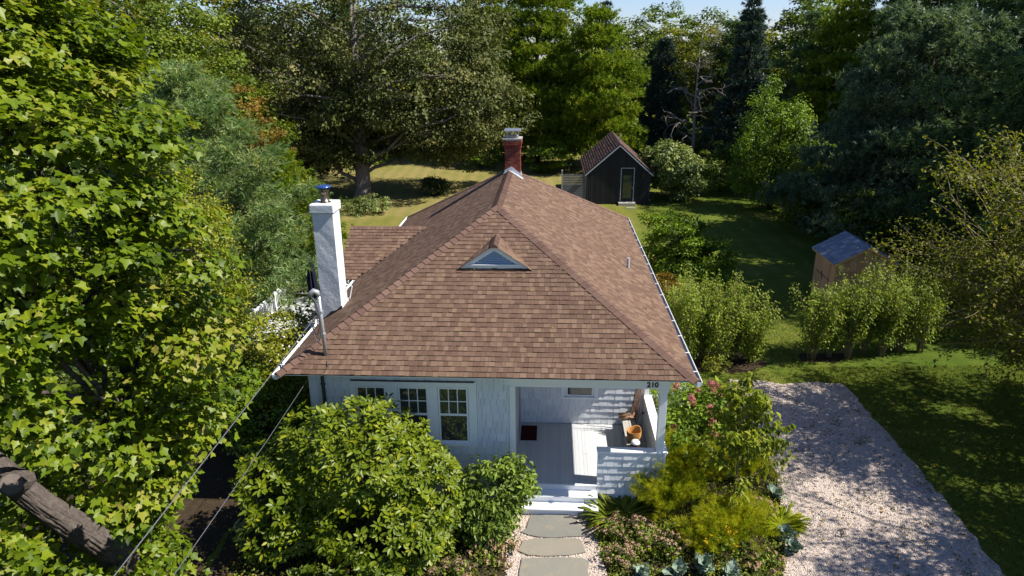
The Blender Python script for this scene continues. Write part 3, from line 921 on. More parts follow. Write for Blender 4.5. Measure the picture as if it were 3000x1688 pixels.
bedM = sheet("planting_bed", [(-12, 7.5), (-6.4, 7.5), (-6.8, 10.5), (-7.0, 13.6), (-5.0, 15.2), (-5.3, 19), (-7.5, 20.5), (-11, 17), (-13, 12)], .0035, M_soil, .3, .1, 9)
path = sheet("garden_path", [(-.25, 9.6), (2.1, 9.6), (2.05, 12), (1.95, 13.2), (2.05, 14.45), (.05, 14.55), (0, 13.2), (-.15, 12)], .012, M_gravel, .2, .06, 7)
SLABS = [[(.42, 14.12), (1.30, 14.16), (1.52, 13.95), (1.66, 13.55), (1.62, 13.36), (.95, 13.30), (.55, 13.34), (.34, 13.40), (.14, 13.52), (.28, 13.62), (.33, 13.82)],
         [(.20, 13.22), (.75, 13.28), (1.45, 13.26), (1.58, 13.15), (1.64, 12.80), (1.2, 12.70), (.6, 12.68), (.3, 12.72), (.08, 12.86)],
         [(.16, 12.60), (.8, 12.64), (1.52, 12.62), (1.68, 12.5), (1.6, 12.2), (1.72, 11.75), (1.5, 11.5), (.9, 11.44), (.3, 11.5), (.06, 11.8)],
         [(.12, 11.36), (.9, 11.40), (1.6, 11.42), (1.68, 10.9), (1.3, 10.55), (.5, 10.5), (.05, 10.7)]]
for i, s in enumerate(SLABS):
    r = ragged(s, .12, .012, 20 + i)
    MB().extrude([(x, y, .0) for x, y in r], (0, 0, .05 + .006 * (i % 2)), [.3, .75, .55, .5][i]).build("flagstone", M_stone, path, bevel=.008)
# loose pebbles that stand out of the gravel
def pebbles(name, spots, mat, seed, parent=None):
    rg = np.random.default_rng(seed)
    N = len(spots)
    T = np.array([(1, 0, -.3), (0, 1, -.3), (-1, 0, -.3), (0, -1, -.3), (0, 0, .8)], float)
    F = [(0, 1, 4), (1, 2, 4), (2, 3, 4), (3, 0, 4)]
    P = np.column_stack([spots, np.full(N, .02)])
    return cloud(name, (T, F), P, nrm(rg.normal(size=(N, 3)) * .4 + [0, 0, 1]), rnd_unit(rg, N), rg.uniform(.008, .024, N), rg.uniform(0, 1, N), mat, parent, "stuff", .45, rg)
def inside(P, poly):
    x, y = P[:, 0], P[:, 1]; r = np.zeros(len(P), bool); n = len(poly)
    for i in range(n):
        (x0, y0), (x1, y1) = poly[i], poly[(i + 1) % n]
        c = ((y0 > y) != (y1 > y)) & (x < (x1 - x0) * (y - y0) / (y1 - y0 + 1e-12) + x0)
        r ^= c
    return r
rg = np.random.default_rng(5)
PP = rg.uniform((-.2, 10.4), (2.0, 14.4), (9000, 2))
keep = np.ones(len(PP), bool)
for s in SLABS: keep &= ~inside(PP, s)
pebbles("path_gravel", PP[keep], M_peb, 8)
PP = rg.uniform((4.6, 9.0), (11.3, 21.3), (20000, 2))
pebbles("driveway_gravel", PP[inside(PP, DRIVE)], M_peb, 9)

# ------------------------------------------------------------------ black barn at the back
bn_ = thing("black_barn", "small black gabled outbuilding with glass door at the back of the lawn", "outbuilding", (5.54, 49.72, 0), -YAW)
BW, BD, BE, BP = 4.55, 7.2, 2.30, 4.30
kb = (BP - BE) / (BW / 2)
body = MB().extrude([(0, 0, 0), (BW, 0, 0), (BW, 0, BE), (BW / 2, 0, BP), (0, 0, BE)], (0, BD, 0)).build("wall", M_black, bn_)
sd_ = MB()
nbd = 34
for i in range(nbd):
    x0_, x1_ = BW * i / nbd + .006, BW * (i + 1) / nbd - .006
    if 2.40 < (x0_ + x1_) / 2 < 3.42: zb0 = 2.70
    else: zb0 = .05
    zt = lambda x: BE + kb * min(x, BW - x) - .02
    sd_.extrude([(x0_, -.018 - .006 * (i % 3), zb0), (x1_, -.018 - .006 * (i % 3), zb0), (x1_, -.018 - .006 * (i % 3), zt(x1_)), (x0_, -.018 - .006 * (i % 3), zt(x0_))], (0, .02, 0), float(rng.uniform(.2, .8)))
sd_.build("siding", M_black, bn_, kind="stuff")
OV = .2
rt_ = MB()
ab = math.atan(kb); cb, sb = math.cos(ab), math.sin(ab)
rl = (BW / 2 + .16) / cb
for sg in (-1, 1):
    X = lambda s: BW / 2 + sg * (BW / 2 + .16 - s * cb)
    Z = lambda s: BE - .16 * kb + s * sb
    rt_.extrude([(X(0), -OV, Z(0) + .02), (X(rl), -OV, Z(rl) + .02), (X(rl), -OV, Z(rl) + .10), (X(0), -OV, Z(0) + .09)], (0, BD + 2 * OV, 0), .3)
broof = rt_.build("roof", M_barnroof, bn_)
rs = MB()
for sg in (-1, 1):
    uu = (0, 1, 0); vv = (-sg * cb, 0, sb); nn = (sg * sb, 0, cb)
    o = (BW / 2 + sg * (BW / 2 + .16) + nn[0] * .09, -OV - .02, BE - .16 * kb + nn[2] * .09)
    for V, v in shingle_rows(o, uu, vv, nn, lambda a, b: [((0, BD + 2 * OV + .04), (0, BD + 2 * OV + .04))], .20, int(rl / .2), .25, .5, .03, .045):
        rs.add(fix(V), BOXF, v)
rs.build("barn_shingle_field", M_barnroof, broof, kind="stuff")
i_ = 0
y = -OV - .02
while y < BD + OV:
    MB().extrude([(BW / 2 - .16, y, BP + .02), (BW / 2, y, BP + .165), (BW / 2 + .16, y, BP + .02), (BW / 2 + .16, y, BP - .02), (BW / 2 - .16, y, BP - .02)], (0, .23, 0), float(rng.uniform(.4, .9))).build("ridge_shingle", M_barnroof, broof)
    y += .24
M_trim2 = surf("pale_grey_trim", [(.36, .40, .46), (.46, .5, .55)], .5, .4, 6, .6, usev=False)
for sg in (-1, 1):
    a = (BW / 2 + sg * (BW / 2 + .16), BE - .16 * kb); b = (BW / 2, BP)
    MB().extrude([(a[0], -OV - .02, a[1] - .07), (b[0], -OV - .02, b[1] - .07), (b[0], -OV - .02, b[1] + .03), (a[0], -OV - .02, a[1] + .03)], (0, .025, 0)).build("rake_board", M_trim2, bn_)
for a, b in (((2.42, -.05, .22), (2.47, .0, 2.68)), ((3.36, -.05, .22), (3.41, .0, 2.68)), ((2.47, -.05, 2.63), (3.36, .0, 2.68))):
    boxo("door_frame", a, b, M_trim2, bn_)
bd = boxo("door", (2.475, -.028, .22), (3.355, -.005, 2.625), M_black, bn_, .2)
boxo("door_pane", (2.60, -.036, .46), (3.22, -.03, 2.12), M_glass, bd)
boxo("door_handle", (3.27, -.07, 1.15), (3.30, -.03, 1.32), M_steel, bd)
boxo("door_step", (2.30, -.55, 0), (3.50, -.03, .20), M_grey_wood, bn_, bevel=.01)
boxo("wall_lamp", (3.98, -.14, 2.02), (4.08, -.02, 2.24), M_brick, bn_, .6)
boxo("corner_trim", (BW - .10, -.045, .02), (BW + .01, -.026, BE - .02), M_black, bn_, .9)
MB().tube([(BW / 2 + .12, 1.6, BP - .1), (BW / 2 + .12, 1.6, BP + .62)], .045, 8).build("vent_pipe", M_steel, bn_)
sf = thing("slat_screen", "grey horizontal slat screen attached beside the black outbuilding", "fence", (3.72, 49.86, 0), -YAW)
for i in range(12):
    boxo("slat", (0.05, -.02, .1 + i * .175), (1.78, .01, .1 + i * .175 + .15), M_fence, sf, .5)
boxo("post", (-.04, -.03, 0), (.05, .05, 2.42), M_grey_wood, sf); boxo("post", (1.70, .012, 0), (1.78, .07, 2.2), M_grey_wood, sf)
boxo("post_cap", (-.055, -.045, 2.42), (.065, .065, 2.50), M_grey_wood, sf)
hk = MB().tube([(0, 0, 0), (0, 0, 2.2), (.02, 0, 2.42), (.10, 0, 2.5), (.17, 0, 2.44), (.17, 0, 2.36)], .014, 6).build("garden_hook", M_dark)
tag(hk, "thin dark garden hook standing on the lawn behind the slat screen", "garden hook"); hk.location = (4.45, 52.6, 0)
st = MB().extrude([(x, y, 0) for x, y in ragged([(-.35, -.2), (.3, -.24), (.42, .08), (.1, .26), (-.3, .2)], .15, .03, 31)], (0, 0, .03), .6).build("stepping_stone", M_stone)
tag(st, "flat stepping stone in the grass in front of the outbuilding step", "stone"); st.location = (8.55, 48.3, .001)

# ------------------------------------------------------------------ cedar garden shed on the right
sh = thing("garden_shed", "small cedar shed with blue grey tiled roof behind the clipped hedge", "shed", (13.95, 28.12, 0), -.075)
SW, SD_, SE, SP = 2.5, 2.45, 2.08, 2.78
MB().extrude([(0.02, .02, 0), (SW - .02, .02, 0), (SW - .02, .02, SE), (SW / 2, .02, SP), (.02, .02, SE)], (0, SD_ - .04, 0), .1).build("wall", M_ply, sh)
for i in range(14):
    z = .04 + i * .115
    MB().extrude([(.06, -.012, z), (.06, .018, z + .13), (.06, .02, z)], (SW - .12, 0, 0), float(rng.uniform(.1, .6))).build("lap_board", M_ply, sh)
ks = (SP - SE) / (SW / 2)
for i in range(18):
    x0_, x1_ = .06 + (SW - .12) * i / 18, .06 + (SW - .12) * (i + 1) / 18 - .008
    zt = lambda x: SE + ks * min(x, SW - x) - .02
    MB().extrude([(x0_, 0, 1.72), (x1_, 0, 1.72), (x1_, 0, zt(x1_)), (x0_, 0, zt(x0_))], (0, .019, 0), float(rng.uniform(.3, .9))).build("gable_board", M_ply, sh)
boxo("trim_board", (.0, -.03, 1.66), (SW, -.013, 1.73), M_ply, sh, .4); boxo("trim_board", (1.2, -.032, .02), (1.28, -.013, 1.655), M_ply, sh, .5)
boxo("trim_board", (-.02, -.034, 0), (.06, -.013, SE), M_ply, sh, .6); boxo("trim_board", (SW - .06, -.034, 0), (SW + .02, -.013, SE), M_ply, sh, .6)
for i in range(17):
    y0_ = .02 + i * (SD_ - .04) / 17
    if .5 < y0_ < 1.95: continue
    boxo("wall_board", (-.005, y0_, .02), (.018, y0_ + (SD_ - .04) / 17 - .007, SE - .01), M_ply, sh, float(rng.uniform(.5, 1)))
dr_ = boxo("door", (-.015, .55, .06), (.018, 1.98, SE - .06), M_ply, sh, .3)
for i in range(10):
    boxo("door_board", (-.03, .55 + i * .143, .06), (-.016, .55 + i * .143 + .137, SE - .06), M_ply, dr_, float(rng.uniform(.5, 1)))
MB().tube([(-.04, .5, 1.15), (-.04, 2.02, 1.15)], .018, 4).build("door_bar", M_dark, dr_)
MB().tube([(-.05, 1.22, .95), (-.05, 1.32, 1.32)], .02, 4).build("door_bar", M_dark, dr_)
rfs = thing
srd = MB()
a_s = math.atan(ks); cs_, ss_ = math.cos(a_s), math.sin(a_s)
rls = (SW / 2 + .14) / cs_
for sg in (-1, 1):
    X = lambda s: SW / 2 + sg * (SW / 2 + .14 - s * cs_)
    Z = lambda s: SE - .14 * ks + s * ss_
    srd.extrude([(X(0), -.12, Z(0) + .02), (X(rls), -.12, Z(rls) + .02), (X(rls), -.12, Z(rls) + .05), (X(0), -.12, Z(0) + .05)], (0, SD_ + .24, 0), .3)
sroof = srd.build("roof", M_deck, sh)
for sg in (-1, 1):
    uu = (0, 1, 0); vv = (-sg * cs_, 0, ss_); nn = (sg * ss_, 0, cs_)
    o = (SW / 2 + sg * (SW / 2 + .14) + nn[0] * .05, -.15, SE - .14 * ks + nn[2] * .055)
    for V, v in shingle_rows(o, uu, vv, nn, lambda a, b: [((0, SD_ + .3), (0, SD_ + .3))], rls / 6, 6, .24, .36, .018, .03, .022):
        mb = MB(); mb.add(fix(V), BOXF, v); mb.build("roof_tile", M_slate, sroof)
    a = (SW / 2 + sg * (SW / 2 + .14), SE - .14 * ks); b = (SW / 2, SP)
    MB().extrude([(a[0], -.15, a[1] - .06), (b[0], -.15, b[1] - .06), (b[0], -.15, b[1] + .05), (a[0], -.15, a[1] + .05)], (0, .025, 0), .7).build("rake_board", M_ply, sh)
    xx = a[0]
    boxo("eave_board", (min(xx, xx + sg * .02), -.12, a[1] - .04), (max(xx, xx + sg * .02), SD_ + .12, a[1] + .05), M_ply, sh, .7)

# ------------------------------------------------------------------ deck with railing, closed parasol
def hl(x, y, z=0.0):
    return house.matrix_world @ Vector((x, y, z)) if False else Vector((-5.505384 + x * math.cos(YAW) + y * math.sin(YAW), 14.455109 - x * math.sin(YAW) + y * math.cos(YAW), z))
dk = thing("deck", "white railed timber deck beyond the white chimney", "deck", hl(-5.25, 8.15), -YAW)
for i in range(26):
    boxo("deck_board", (0, .0 + i * .245, .38), (4.2, .235 + i * .245, .42), M_floor, dk, float(rng.uniform(.3, .8)))
boxo("deck_skirt", (.02, .02, 0), (4.2, 6.3, .375), M_white, dk)
def rail(p, q):
    p, q = Vector(p), Vector(q); L = (q - p).length; d = (q - p) / L; s = Vector((-d.y, d.x, 0))
    R3 = Matrix(((d.x, s.x, 0), (d.y, s.y, 0), (0, 0, 1)))
    def bb(nm, a0, a1, w, z0_, z1_): MB().box((a0, -w, z0_), (a1, w, z1_), 0, R3, p).build(nm, M_white, dk, bevel=.004)
    bb("rail", 0, L, .055, 1.26, 1.31); bb("rail", 0, L, .03, .56, .61); bb("rail", 0, L, .025, 1.18, 1.225)
    n_ = int(L / .14)
    for i in range(n_):
        bb("baluster", (i + .4) * L / n_, (i + .4) * L / n_ + .035, .0175, .61, 1.18)
    k_ = max(1, round(L / 1.8))
    for i in range(k_ + 1):
        bb("post", i * L / k_ - .05, i * L / k_ + .05, .05, .42, 1.40)
rail((.05, .1, 0), (.05, 6.2, 0)); rail((.12, 6.22, 0), (2.6, 6.22, 0)); rail((.12, .1, 0), (4.1, .1, 0))
um = thing("patio_umbrella", "closed navy patio umbrella standing beside the white chimney", "umbrella", hl(-3.36, 11.96), 0)
um.location.z = .42
MB().tube([(0, 0, 0), (0, 0, 2.62)], .022, 8).build("pole", M_grey_wood, um)
V = []; F = []; nn_ = 32
prof = [(.045, 2.56), (.09, 2.3), (.13, 1.9), (.17, 1.5), (.15, 1.2), (.19, 1.0), (.12, .86)]
for r, z in prof:
    for k in range(nn_):
        a = 2 * PI * k / nn_
        q = r * (1 + .38 * math.sin(a * 8 + z * 1.5))
        V.append((q * math.cos(a), q * math.sin(a), z))
for i in range(len(prof) - 1):
    for k in range(nn_):
        F.append((i * nn_ + k, (i + 1) * nn_ + k, (i + 1) * nn_ + (k + 1) % nn_, i * nn_ + (k + 1) % nn_))
F.append(tuple(range(nn_)))
mb = MB(); mb.add(V, F); mb.build("canopy", M_navy, um, smooth=True)
MB().lathe([(.02, 2.6), (.035, 2.64), (.02, 2.68), (.005, 2.70)], (0, 0, 0), 10).build("finial", M_dark, um)
MB().lathe([(.26, 0), (.26, .05), (.06, .08), (.04, .2)], (0, 0, 0), 18).build("base", M_dark, um)

# ------------------------------------------------------------------ things on the porch
PF = FL + .003
bench = thing("bench", "grey weathered plank bench along the porch half wall", "bench", hl(8.40, 1.42, PF), -YAW)
boxo("seat", (0, 0, .45), (.17, 1.78, .495), M_grey_wood, bench, bevel=.008); boxo("seat", (.175, .01, .452), (.36, 1.77, .494), M_grey_wood, bench, bevel=.008)
for y_ in (.15, 1.58):
    boxo("leg", (.03, y_, 0), (.33, y_ + .05, .449), M_grey_wood, bench)
boxo("stretcher", (.15, .2, .15), (.2, 1.58, .22), M_grey_wood, bench)
bk_ = thing("basket", "honey coloured wicker basket on the porch bench", "basket", hl(8.60, 1.88, PF + .497), -YAW)
def basket():
    V = []; F = []; n_ = 40
    prof = [(.0, 0), (.125, 0), (.15, .05), (.165, .14), (.175, .24), (.182, .30), (.19, .31), (.182, .318), (.168, .30), (.15, .14), (.13, .03), (0, .025)]
    for j, (r, z) in enumerate(prof):
        for k in range(n_):
            a = 2 * PI * k / n_
            sq = 1 / max(abs(math.cos(a)), abs(math.sin(a)))
            rr_ = r * (1 + .35 * (min(sq, 1.25) - 1)) * (1 + .02 * math.sin(k * PI) )
            zz = z * (1 + (.18 * math.cos(a - .9) ** 3 if z > .2 and math.cos(a - .9) > 0 else 0))
            V.append((rr_ * math.cos(a), rr_ * math.sin(a), zz))
    for i in range(len(prof) - 1):
        for k in range(n_):
            F.append((i * n_ + k, i * n_ + (k + 1) % n_, (i + 1) * n_ + (k + 1) % n_, (i + 1) * n_ + k))
    m_ = MB(); m_.add(V, F, .55); return m_
basket().build("body", M_basket, bk_, smooth=True)
wv_ = MB()
for j in range(9):
    z = .03 + j * .03
    pts = []
    for k in range(33):
        a = 2 * PI * k / 32
        r = (.14 + .045 * min(1, z / .2)) * (1 + .35 * (min(1 / max(abs(math.cos(a)), abs(math.sin(a))), 1.25) - 1)) + .003 * (1 if (k + j) % 2 else -1)
        pts.append((r * math.cos(a), r * math.sin(a), z))
    wv_.tube(pts, .008, 5, .3 + .4 * (j % 2), cap=False)
wv_.build("weave", M_basket, bk_, kind="stuff", smooth=True)
pt = thing("round_pot", "round brown pot with a white domed top on the near end of the bench", "pot", hl(8.60, 1.53, PF + .497), 0)
MB().lathe([(.06, 0), (.10, .02), (.125, .07), (.13, .11)], (0, 0, 0), 24).build("bowl", M_brown, pt, smooth=True)
MB().lathe([(.132, .105), (.134, .135), (.128, .14)], (0, 0, 0), 24).build("band", M_navy, pt, smooth=True)
MB().lathe([(.126, .138), (.115, .18), (.085, .215), (.04, .235), (.005, .24)], (0, 0, 0), 24).build("dome", M_white, pt, smooth=True)
sb_ = thing("stick_bundle", "loose pile of bare sticks on the far end of the bench", "sticks", hl(8.58, 3.02, PF + .497), -YAW)
rg = np.random.default_rng(3)
for i in range(26):
    a = rg.uniform(-.4, .4); L = rg.uniform(.3, .62); z = .015 + .012 * (i // 3) + rg.uniform(0, .01); yy_ = rg.uniform(-.13, .12)
    p = Vector((-L / 2 * math.cos(a), yy_ - L / 2 * math.sin(a), z)); q = Vector((L / 2 * math.cos(a), yy_ + L / 2 * math.sin(a), z + rg.uniform(0, .05)))
    MB().tube([p, (p + q) / 2 + Vector((0, rg.uniform(-.02, .02), rg.uniform(0, .03))), q], [.012, .01, .006], 6, float(rg.uniform(.1, 1))).build("stick", M_stick, sb_, smooth=True)
bb_ = thing("branch_bundle", "tall bare branches leaning in the far corner of the porch", "branches", hl(8.92, 3.22, PF), -YAW)
for i in range(15):
    fx, fy = rg.uniform(-.40, -.10), rg.uniform(-.2, .16)
    tx, ty, tz = rg.uniform(-.02, .10) , rg.uniform(-.34, .18), rg.uniform(1.3, 2.45)
    pts = []
    for j in range(6):
        t = j / 5
        pts.append((fx + (tx - fx) * t + rg.uniform(-.02, .02), fy + (ty - fy) * t + rg.uniform(-.025, .025), tz * t + .004))
    MB().tube(pts, [.013, .012, .010, .008, .006, .003], 6, float(rg.uniform(0, .7))).build("branch", M_stick, bb_, smooth=True)
dm = thing("doormat", "dark red ribbed doormat at the cottage door", "doormat", hl(5.56, 2.57, PF), -YAW)
boxo("backing", (0, 0, 0), (.46, .79, .012), M_mat, dm)
for i in range(8):
    boxo("rib", (.012 + i * .056, .02, .0125), (.012 + i * .056 + .04, .77, .022), M_mat, dm)

# ------------------------------------------------------------------ overhead cables
def cable(name, p, q, sag, r, label):
    p, q = Vector(p), Vector(q); pts = []
    for i in range(41):
        t = i / 40
        c = p.lerp(q, t); c.z -= sag * 4 * t * (1 - t)
        pts.append(c)
    o = MB().tube(pts, r, 6).build(name, M_cable, smooth=True)
    tag(o, label, "cable")
C1A, C1B = Vector((-4.52, 14.80, 5.15)), Vector((-4.02, 7.0, 4.22))
C1B = C1A + (Vector((-5.15, 7.0, 4.68)) - C1A) * 2.4
cable("utility_cable", C1A, C1B, .10, .009, "thick overhead cable running from the roof mast down past the maple")
C2A, C2B = Vector((-4.97, 15.02, 3.4)), Vector((-4.33, 7.0, 4.82))
cable("utility_cable", C2A, C2A + (C2B - C2A) * 2.2, .16, .006, "thin overhead cable rising from under the left eave corner")
# ------------------------------------------------------------------ plants
rng = np.random.default_rng(77)
T_MAPLEL = tmpl_maple_low()
T_DIA, T_OVAL, T_MAPLE, T_STRAP = tmpl_diamond(), tmpl_oval(), tmpl_maple(), tmpl_strap(.028)
T_LONG = tmpl_oval(.17, .05, -.12)
T_DROOP = tmpl_oval(.24, .09, -.35)
T_TUFT = tmpl_tuft(9, 1.1, .085, 1)
T_TUFTF = tmpl_tuft(8, 1.15, .12, 2)
T_FEATH = tmpl_tuft(9, .8, .022, 4)

L_maple = leafmat("maple_leaf", [(0.0284, 0.0535, 0.0017), (0.0703, 0.116, 0.0029), (0.1231, 0.1752, 0.0057), (0.1875, 0.228, 0.0118), (0.2562, 0.2332, 0.0404)], .38, .45, .4)
L_oak = leafmat("oak_leaf", [(0.0322, 0.0554, 0.0047), (0.0933, 0.1372, 0.0092), (0.2127, 0.2493, 0.0204)], .28, .5, .35)
L_linden = leafmat("linden_leaf", [(0.0239, 0.0327, 0.008), (0.0604, 0.0759, 0.0184), (0.1202, 0.1337, 0.0371), (0.1995, 0.1879, 0.0653)], .22, .55, .25)
L_pineb = leafmat("blue_pine_needles", [(0.0453, 0.0857, 0.0298), (0.1211, 0.1987, 0.0606), (0.2237, 0.3, 0.1141), (0.3, 0.3, 0.0765)], .3, .5, .3)
L_piney = leafmat("yellow_green_pine_needles", [(0.053, 0.0892, 0.0072), (0.1482, 0.2249, 0.0142), (0.3, 0.3, 0.0287)], .32, .5, .3)
L_pined = leafmat("dark_pine_needles", [(0.0192, 0.0408, 0.016), (0.0618, 0.1116, 0.0382), (0.1729, 0.2449, 0.0723)], .2, .5, .3)
L_great = leafmat("grey_green_pine_needles", [(0.0146, 0.0328, 0.0211), (0.0546, 0.0967, 0.0508), (0.1373, 0.1952, 0.11), (0.2387, 0.2881, 0.1464)], .25, .5, .2)
L_spruce = leafmat("spruce_needles", [(0.0182, 0.0365, 0.0274), (0.0365, 0.0638, 0.0486), (0.076, 0.1064, 0.076)], .1, .5, .3)
L_yellow = leafmat("yellow_green_leaf", [(0.0569, 0.0722, 0.0063), (0.1592, 0.1818, 0.0123), (0.3, 0.2943, 0.0249)], .3, .5, .3)
L_rust = leafmat("rusty_leaf", [(0.0624, 0.045, 0.0056), (0.1529, 0.0945, 0.0117), (0.2668, 0.162, 0.0218)], .3, .55, .3)
L_green = leafmat("mid_green_leaf", [(0.035, 0.066, 0.0037), (0.1048, 0.1778, 0.0092), (0.2246, 0.315, 0.0203)], .32, .45, .35)
L_pale = leafmat("pale_magnolia_leaf", [(0.0628, 0.0905, 0.0227), (0.1507, 0.1932, 0.0498), (0.2906, 0.326, 0.099)], .25, .45, .4)
L_privet = leafmat("privet_leaf", [(0.0665, 0.1081, 0.0047), (0.174, 0.2523, 0.0119), (0.3, 0.3, 0.0383)], .36, .5, .3)
L_rhodo = leafmat("rhododendron_leaf", [(0.0308, 0.0541, 0.0018), (0.0703, 0.1081, 0.0032), (0.1229, 0.1614, 0.0064), (0.164, 0.2076, 0.0107), (0.2623, 0.2594, 0.0089)], .26, .42, .45)
L_dog = leafmat("dogwood_leaf", [(0.0515, 0.0855, 0.0112), (0.1376, 0.2016, 0.0273), (0.2696, 0.3564, 0.0552)], .34, .42, .4)
L_bronze = leafmat("bronze_drooping_leaf", [(0.0518, 0.08, 0.0069), (0.1312, 0.1715, 0.0123), (0.2542, 0.2966, 0.0256), (0.3, 0.2785, 0.0501)], .36, .5, .3)
L_autumn = leafmat("autumn_cherry_leaf", [(0.0421, 0.0507, 0.004), (0.1021, 0.1177, 0.0077), (0.1827, 0.1944, 0.0123), (0.2271, 0.1674, 0.0271)], .4, .5, .3)
L_feath = leafmat("feathery_yellow_green", [(0.109, 0.1418, 0.0045), (0.2259, 0.2764, 0.0071), (0.33, 0.33, 0.0103), (0.33, 0.33, 0.0121)], .42, .5, .2)
L_strap = leafmat("daylily_leaf", [(0.0507, 0.0731, 0.0055), (0.142, 0.1775, 0.0125), (0.3, 0.3, 0.02)], .3, .45, .4)
L_kale = leafmat("glaucous_leaf", [(0.114, 0.165, 0.1148), (0.1805, 0.245, 0.1742), (0.266, 0.33, 0.2465)], .15, .5, .35, (1.1, 1.2, .9))
L_ground = leafmat("ground_cover_leaf", [(0.0341, 0.0586, 0.0051), (0.0926, 0.141, 0.0103), (0.1944, 0.2336, 0.0235), (0.2632, 0.1899, 0.0369)], .25, .5, .3)
L_pink = leafmat("pink_petal", [(.28, .07, .075), (.45, .14, .14), (.56, .30, .28)], .3, .6, .2, (1.1, .9, .9))
L_sedum = leafmat("faded_flower_head", [(0.1875, 0.1105, 0.065), (0.3, 0.195, 0.117), (0.375, 0.26, 0.169)], .1, .8, .1)
L_white = leafmat("white_petal", [(.62, .62, .60), (.78, .78, .76)], .2, .6, .2, (1, 1, 1))
L_yflow = leafmat("yellow_petal", [(.45, .30, .01), (.6, .42, .02)], .3, .6, .2, (1, 1, 1))
B_grey = surf("grey_bark", [(.075, .062, .052), (.15, .13, .115), (.22, .195, .175)], .9, .15, 6, .9, stretch=(5, 5, .8), bump=1.0, bscale=9, usev=False)
B_maple = surf("maple_bark", [(.03, .025, .021), (.085, .070, .062), (.16, .14, .125)], .92, .12, 14, 1.1, stretch=(1, 1, 1), bump=1.0, bscale=30, usev=False)
B_cut = surf("cut_wood", [(.09, .075, .065), (.15, .125, .11), (.20, .175, .15)], .85, .15, 5, .9, bump=.4, bscale=20, usev=False)
B_dark = surf("dark_bark", [(.025, .018, .014), (.06, .045, .035)], .95, .1, 6, .8, stretch=(5, 5, 1), bump=.8, bscale=9, usev=False)
B_pale = surf("pale_dead_wood", [(.14, .12, .10), (.25, .22, .19)], .85, .15, 6, .8, usev=False)
B_stem = surf("tan_stem", [(.14, .115, .06), (.26, .21, .12)], .8, .2, 8, .8, usev=False)

def ellip(rg, n, c, r, inner=.6, lobe=.16):
    d = rnd_unit(rg, n)
    ph = rg.uniform(0, 6.28, 6)
    l = 1 + lobe * (np.sin(3 * d[:, 0] + 2 * d[:, 2] + ph[0]) + np.sin(4 * d[:, 1] - 3 * d[:, 2] + ph[1]) + .6 * np.sin(6 * d[:, 0] * d[:, 1] + 5 * d[:, 2] + ph[2]))
    k = (inner + (1 - inner) * np.sqrt(rg.uniform(0, 1, n))) * l
    return np.array(c) + d * k[:, None] * np.array(r), d

def clump_leaves(rg, P, O, per, cr, flat=.6, up=.6, out=.5, jit=.5, droop=.25, vc=.65):
    n = len(P)
    crs = cr * rg.uniform(.65, 1.3, n)
    off = rnd_unit(rg, n * per) * (rg.uniform(0, 1, n * per) ** .45)[:, None]
    # a clump is a shallow cap: leaves thin out below
    off[:, 2] = np.where(off[:, 2] < 0, off[:, 2] * .55, off[:, 2]) * flat
    pos = np.repeat(P, per, 0) + off * np.repeat(crs, per)[:, None]
    Or = np.repeat(O, per, 0)
    nv = nrm(np.array([0, 0, up]) + out * (Or * .6 + off * .8) + jit * rg.normal(size=(n * per, 3)) * .7)
    d = nrm(off + Or * .5 + rg.normal(size=(n * per, 3)) * .6 - np.array([0, 0, droop]))
    v = np.clip(np.repeat(rg.uniform(0, 1, n), per) * vc + rg.uniform(0, 1, n * per) * (1 - vc) + rg.normal(size=n * per) * .08, 0, 1)
    return pos, nv, d, v

def crooked(rg, p, q, n=6, amp=.12):
    p, q = np.array(p, float), np.array(q, float)
    L = np.linalg.norm(q - p)
    t = np.linspace(0, 1, n)[:, None]
    pts = p + (q - p) * t
    pts[:, 2] += np.sin(t[:, 0] * PI) * L * .06
    pts[1:-1] += rg.normal(size=(n - 2, 3)) * amp * L / n
    return [tuple(x) for x in pts]

def limbs(mb, rg, base_pts, targets, r0, r1, n=6, sides=6):
    """limbs from points along the trunk line out to the targets"""
    bp = np.array(base_pts)
    for t in targets:
        t = np.array(t)
        cand = bp[bp[:, 2] < t[2] + .2]
        b = cand[rg.integers(len(cand) // 2, len(cand))] if len(cand) else bp[0]
        mb.tube(crooked(rg, b, t, n), list(np.linspace(r0, r1, n)), sides)

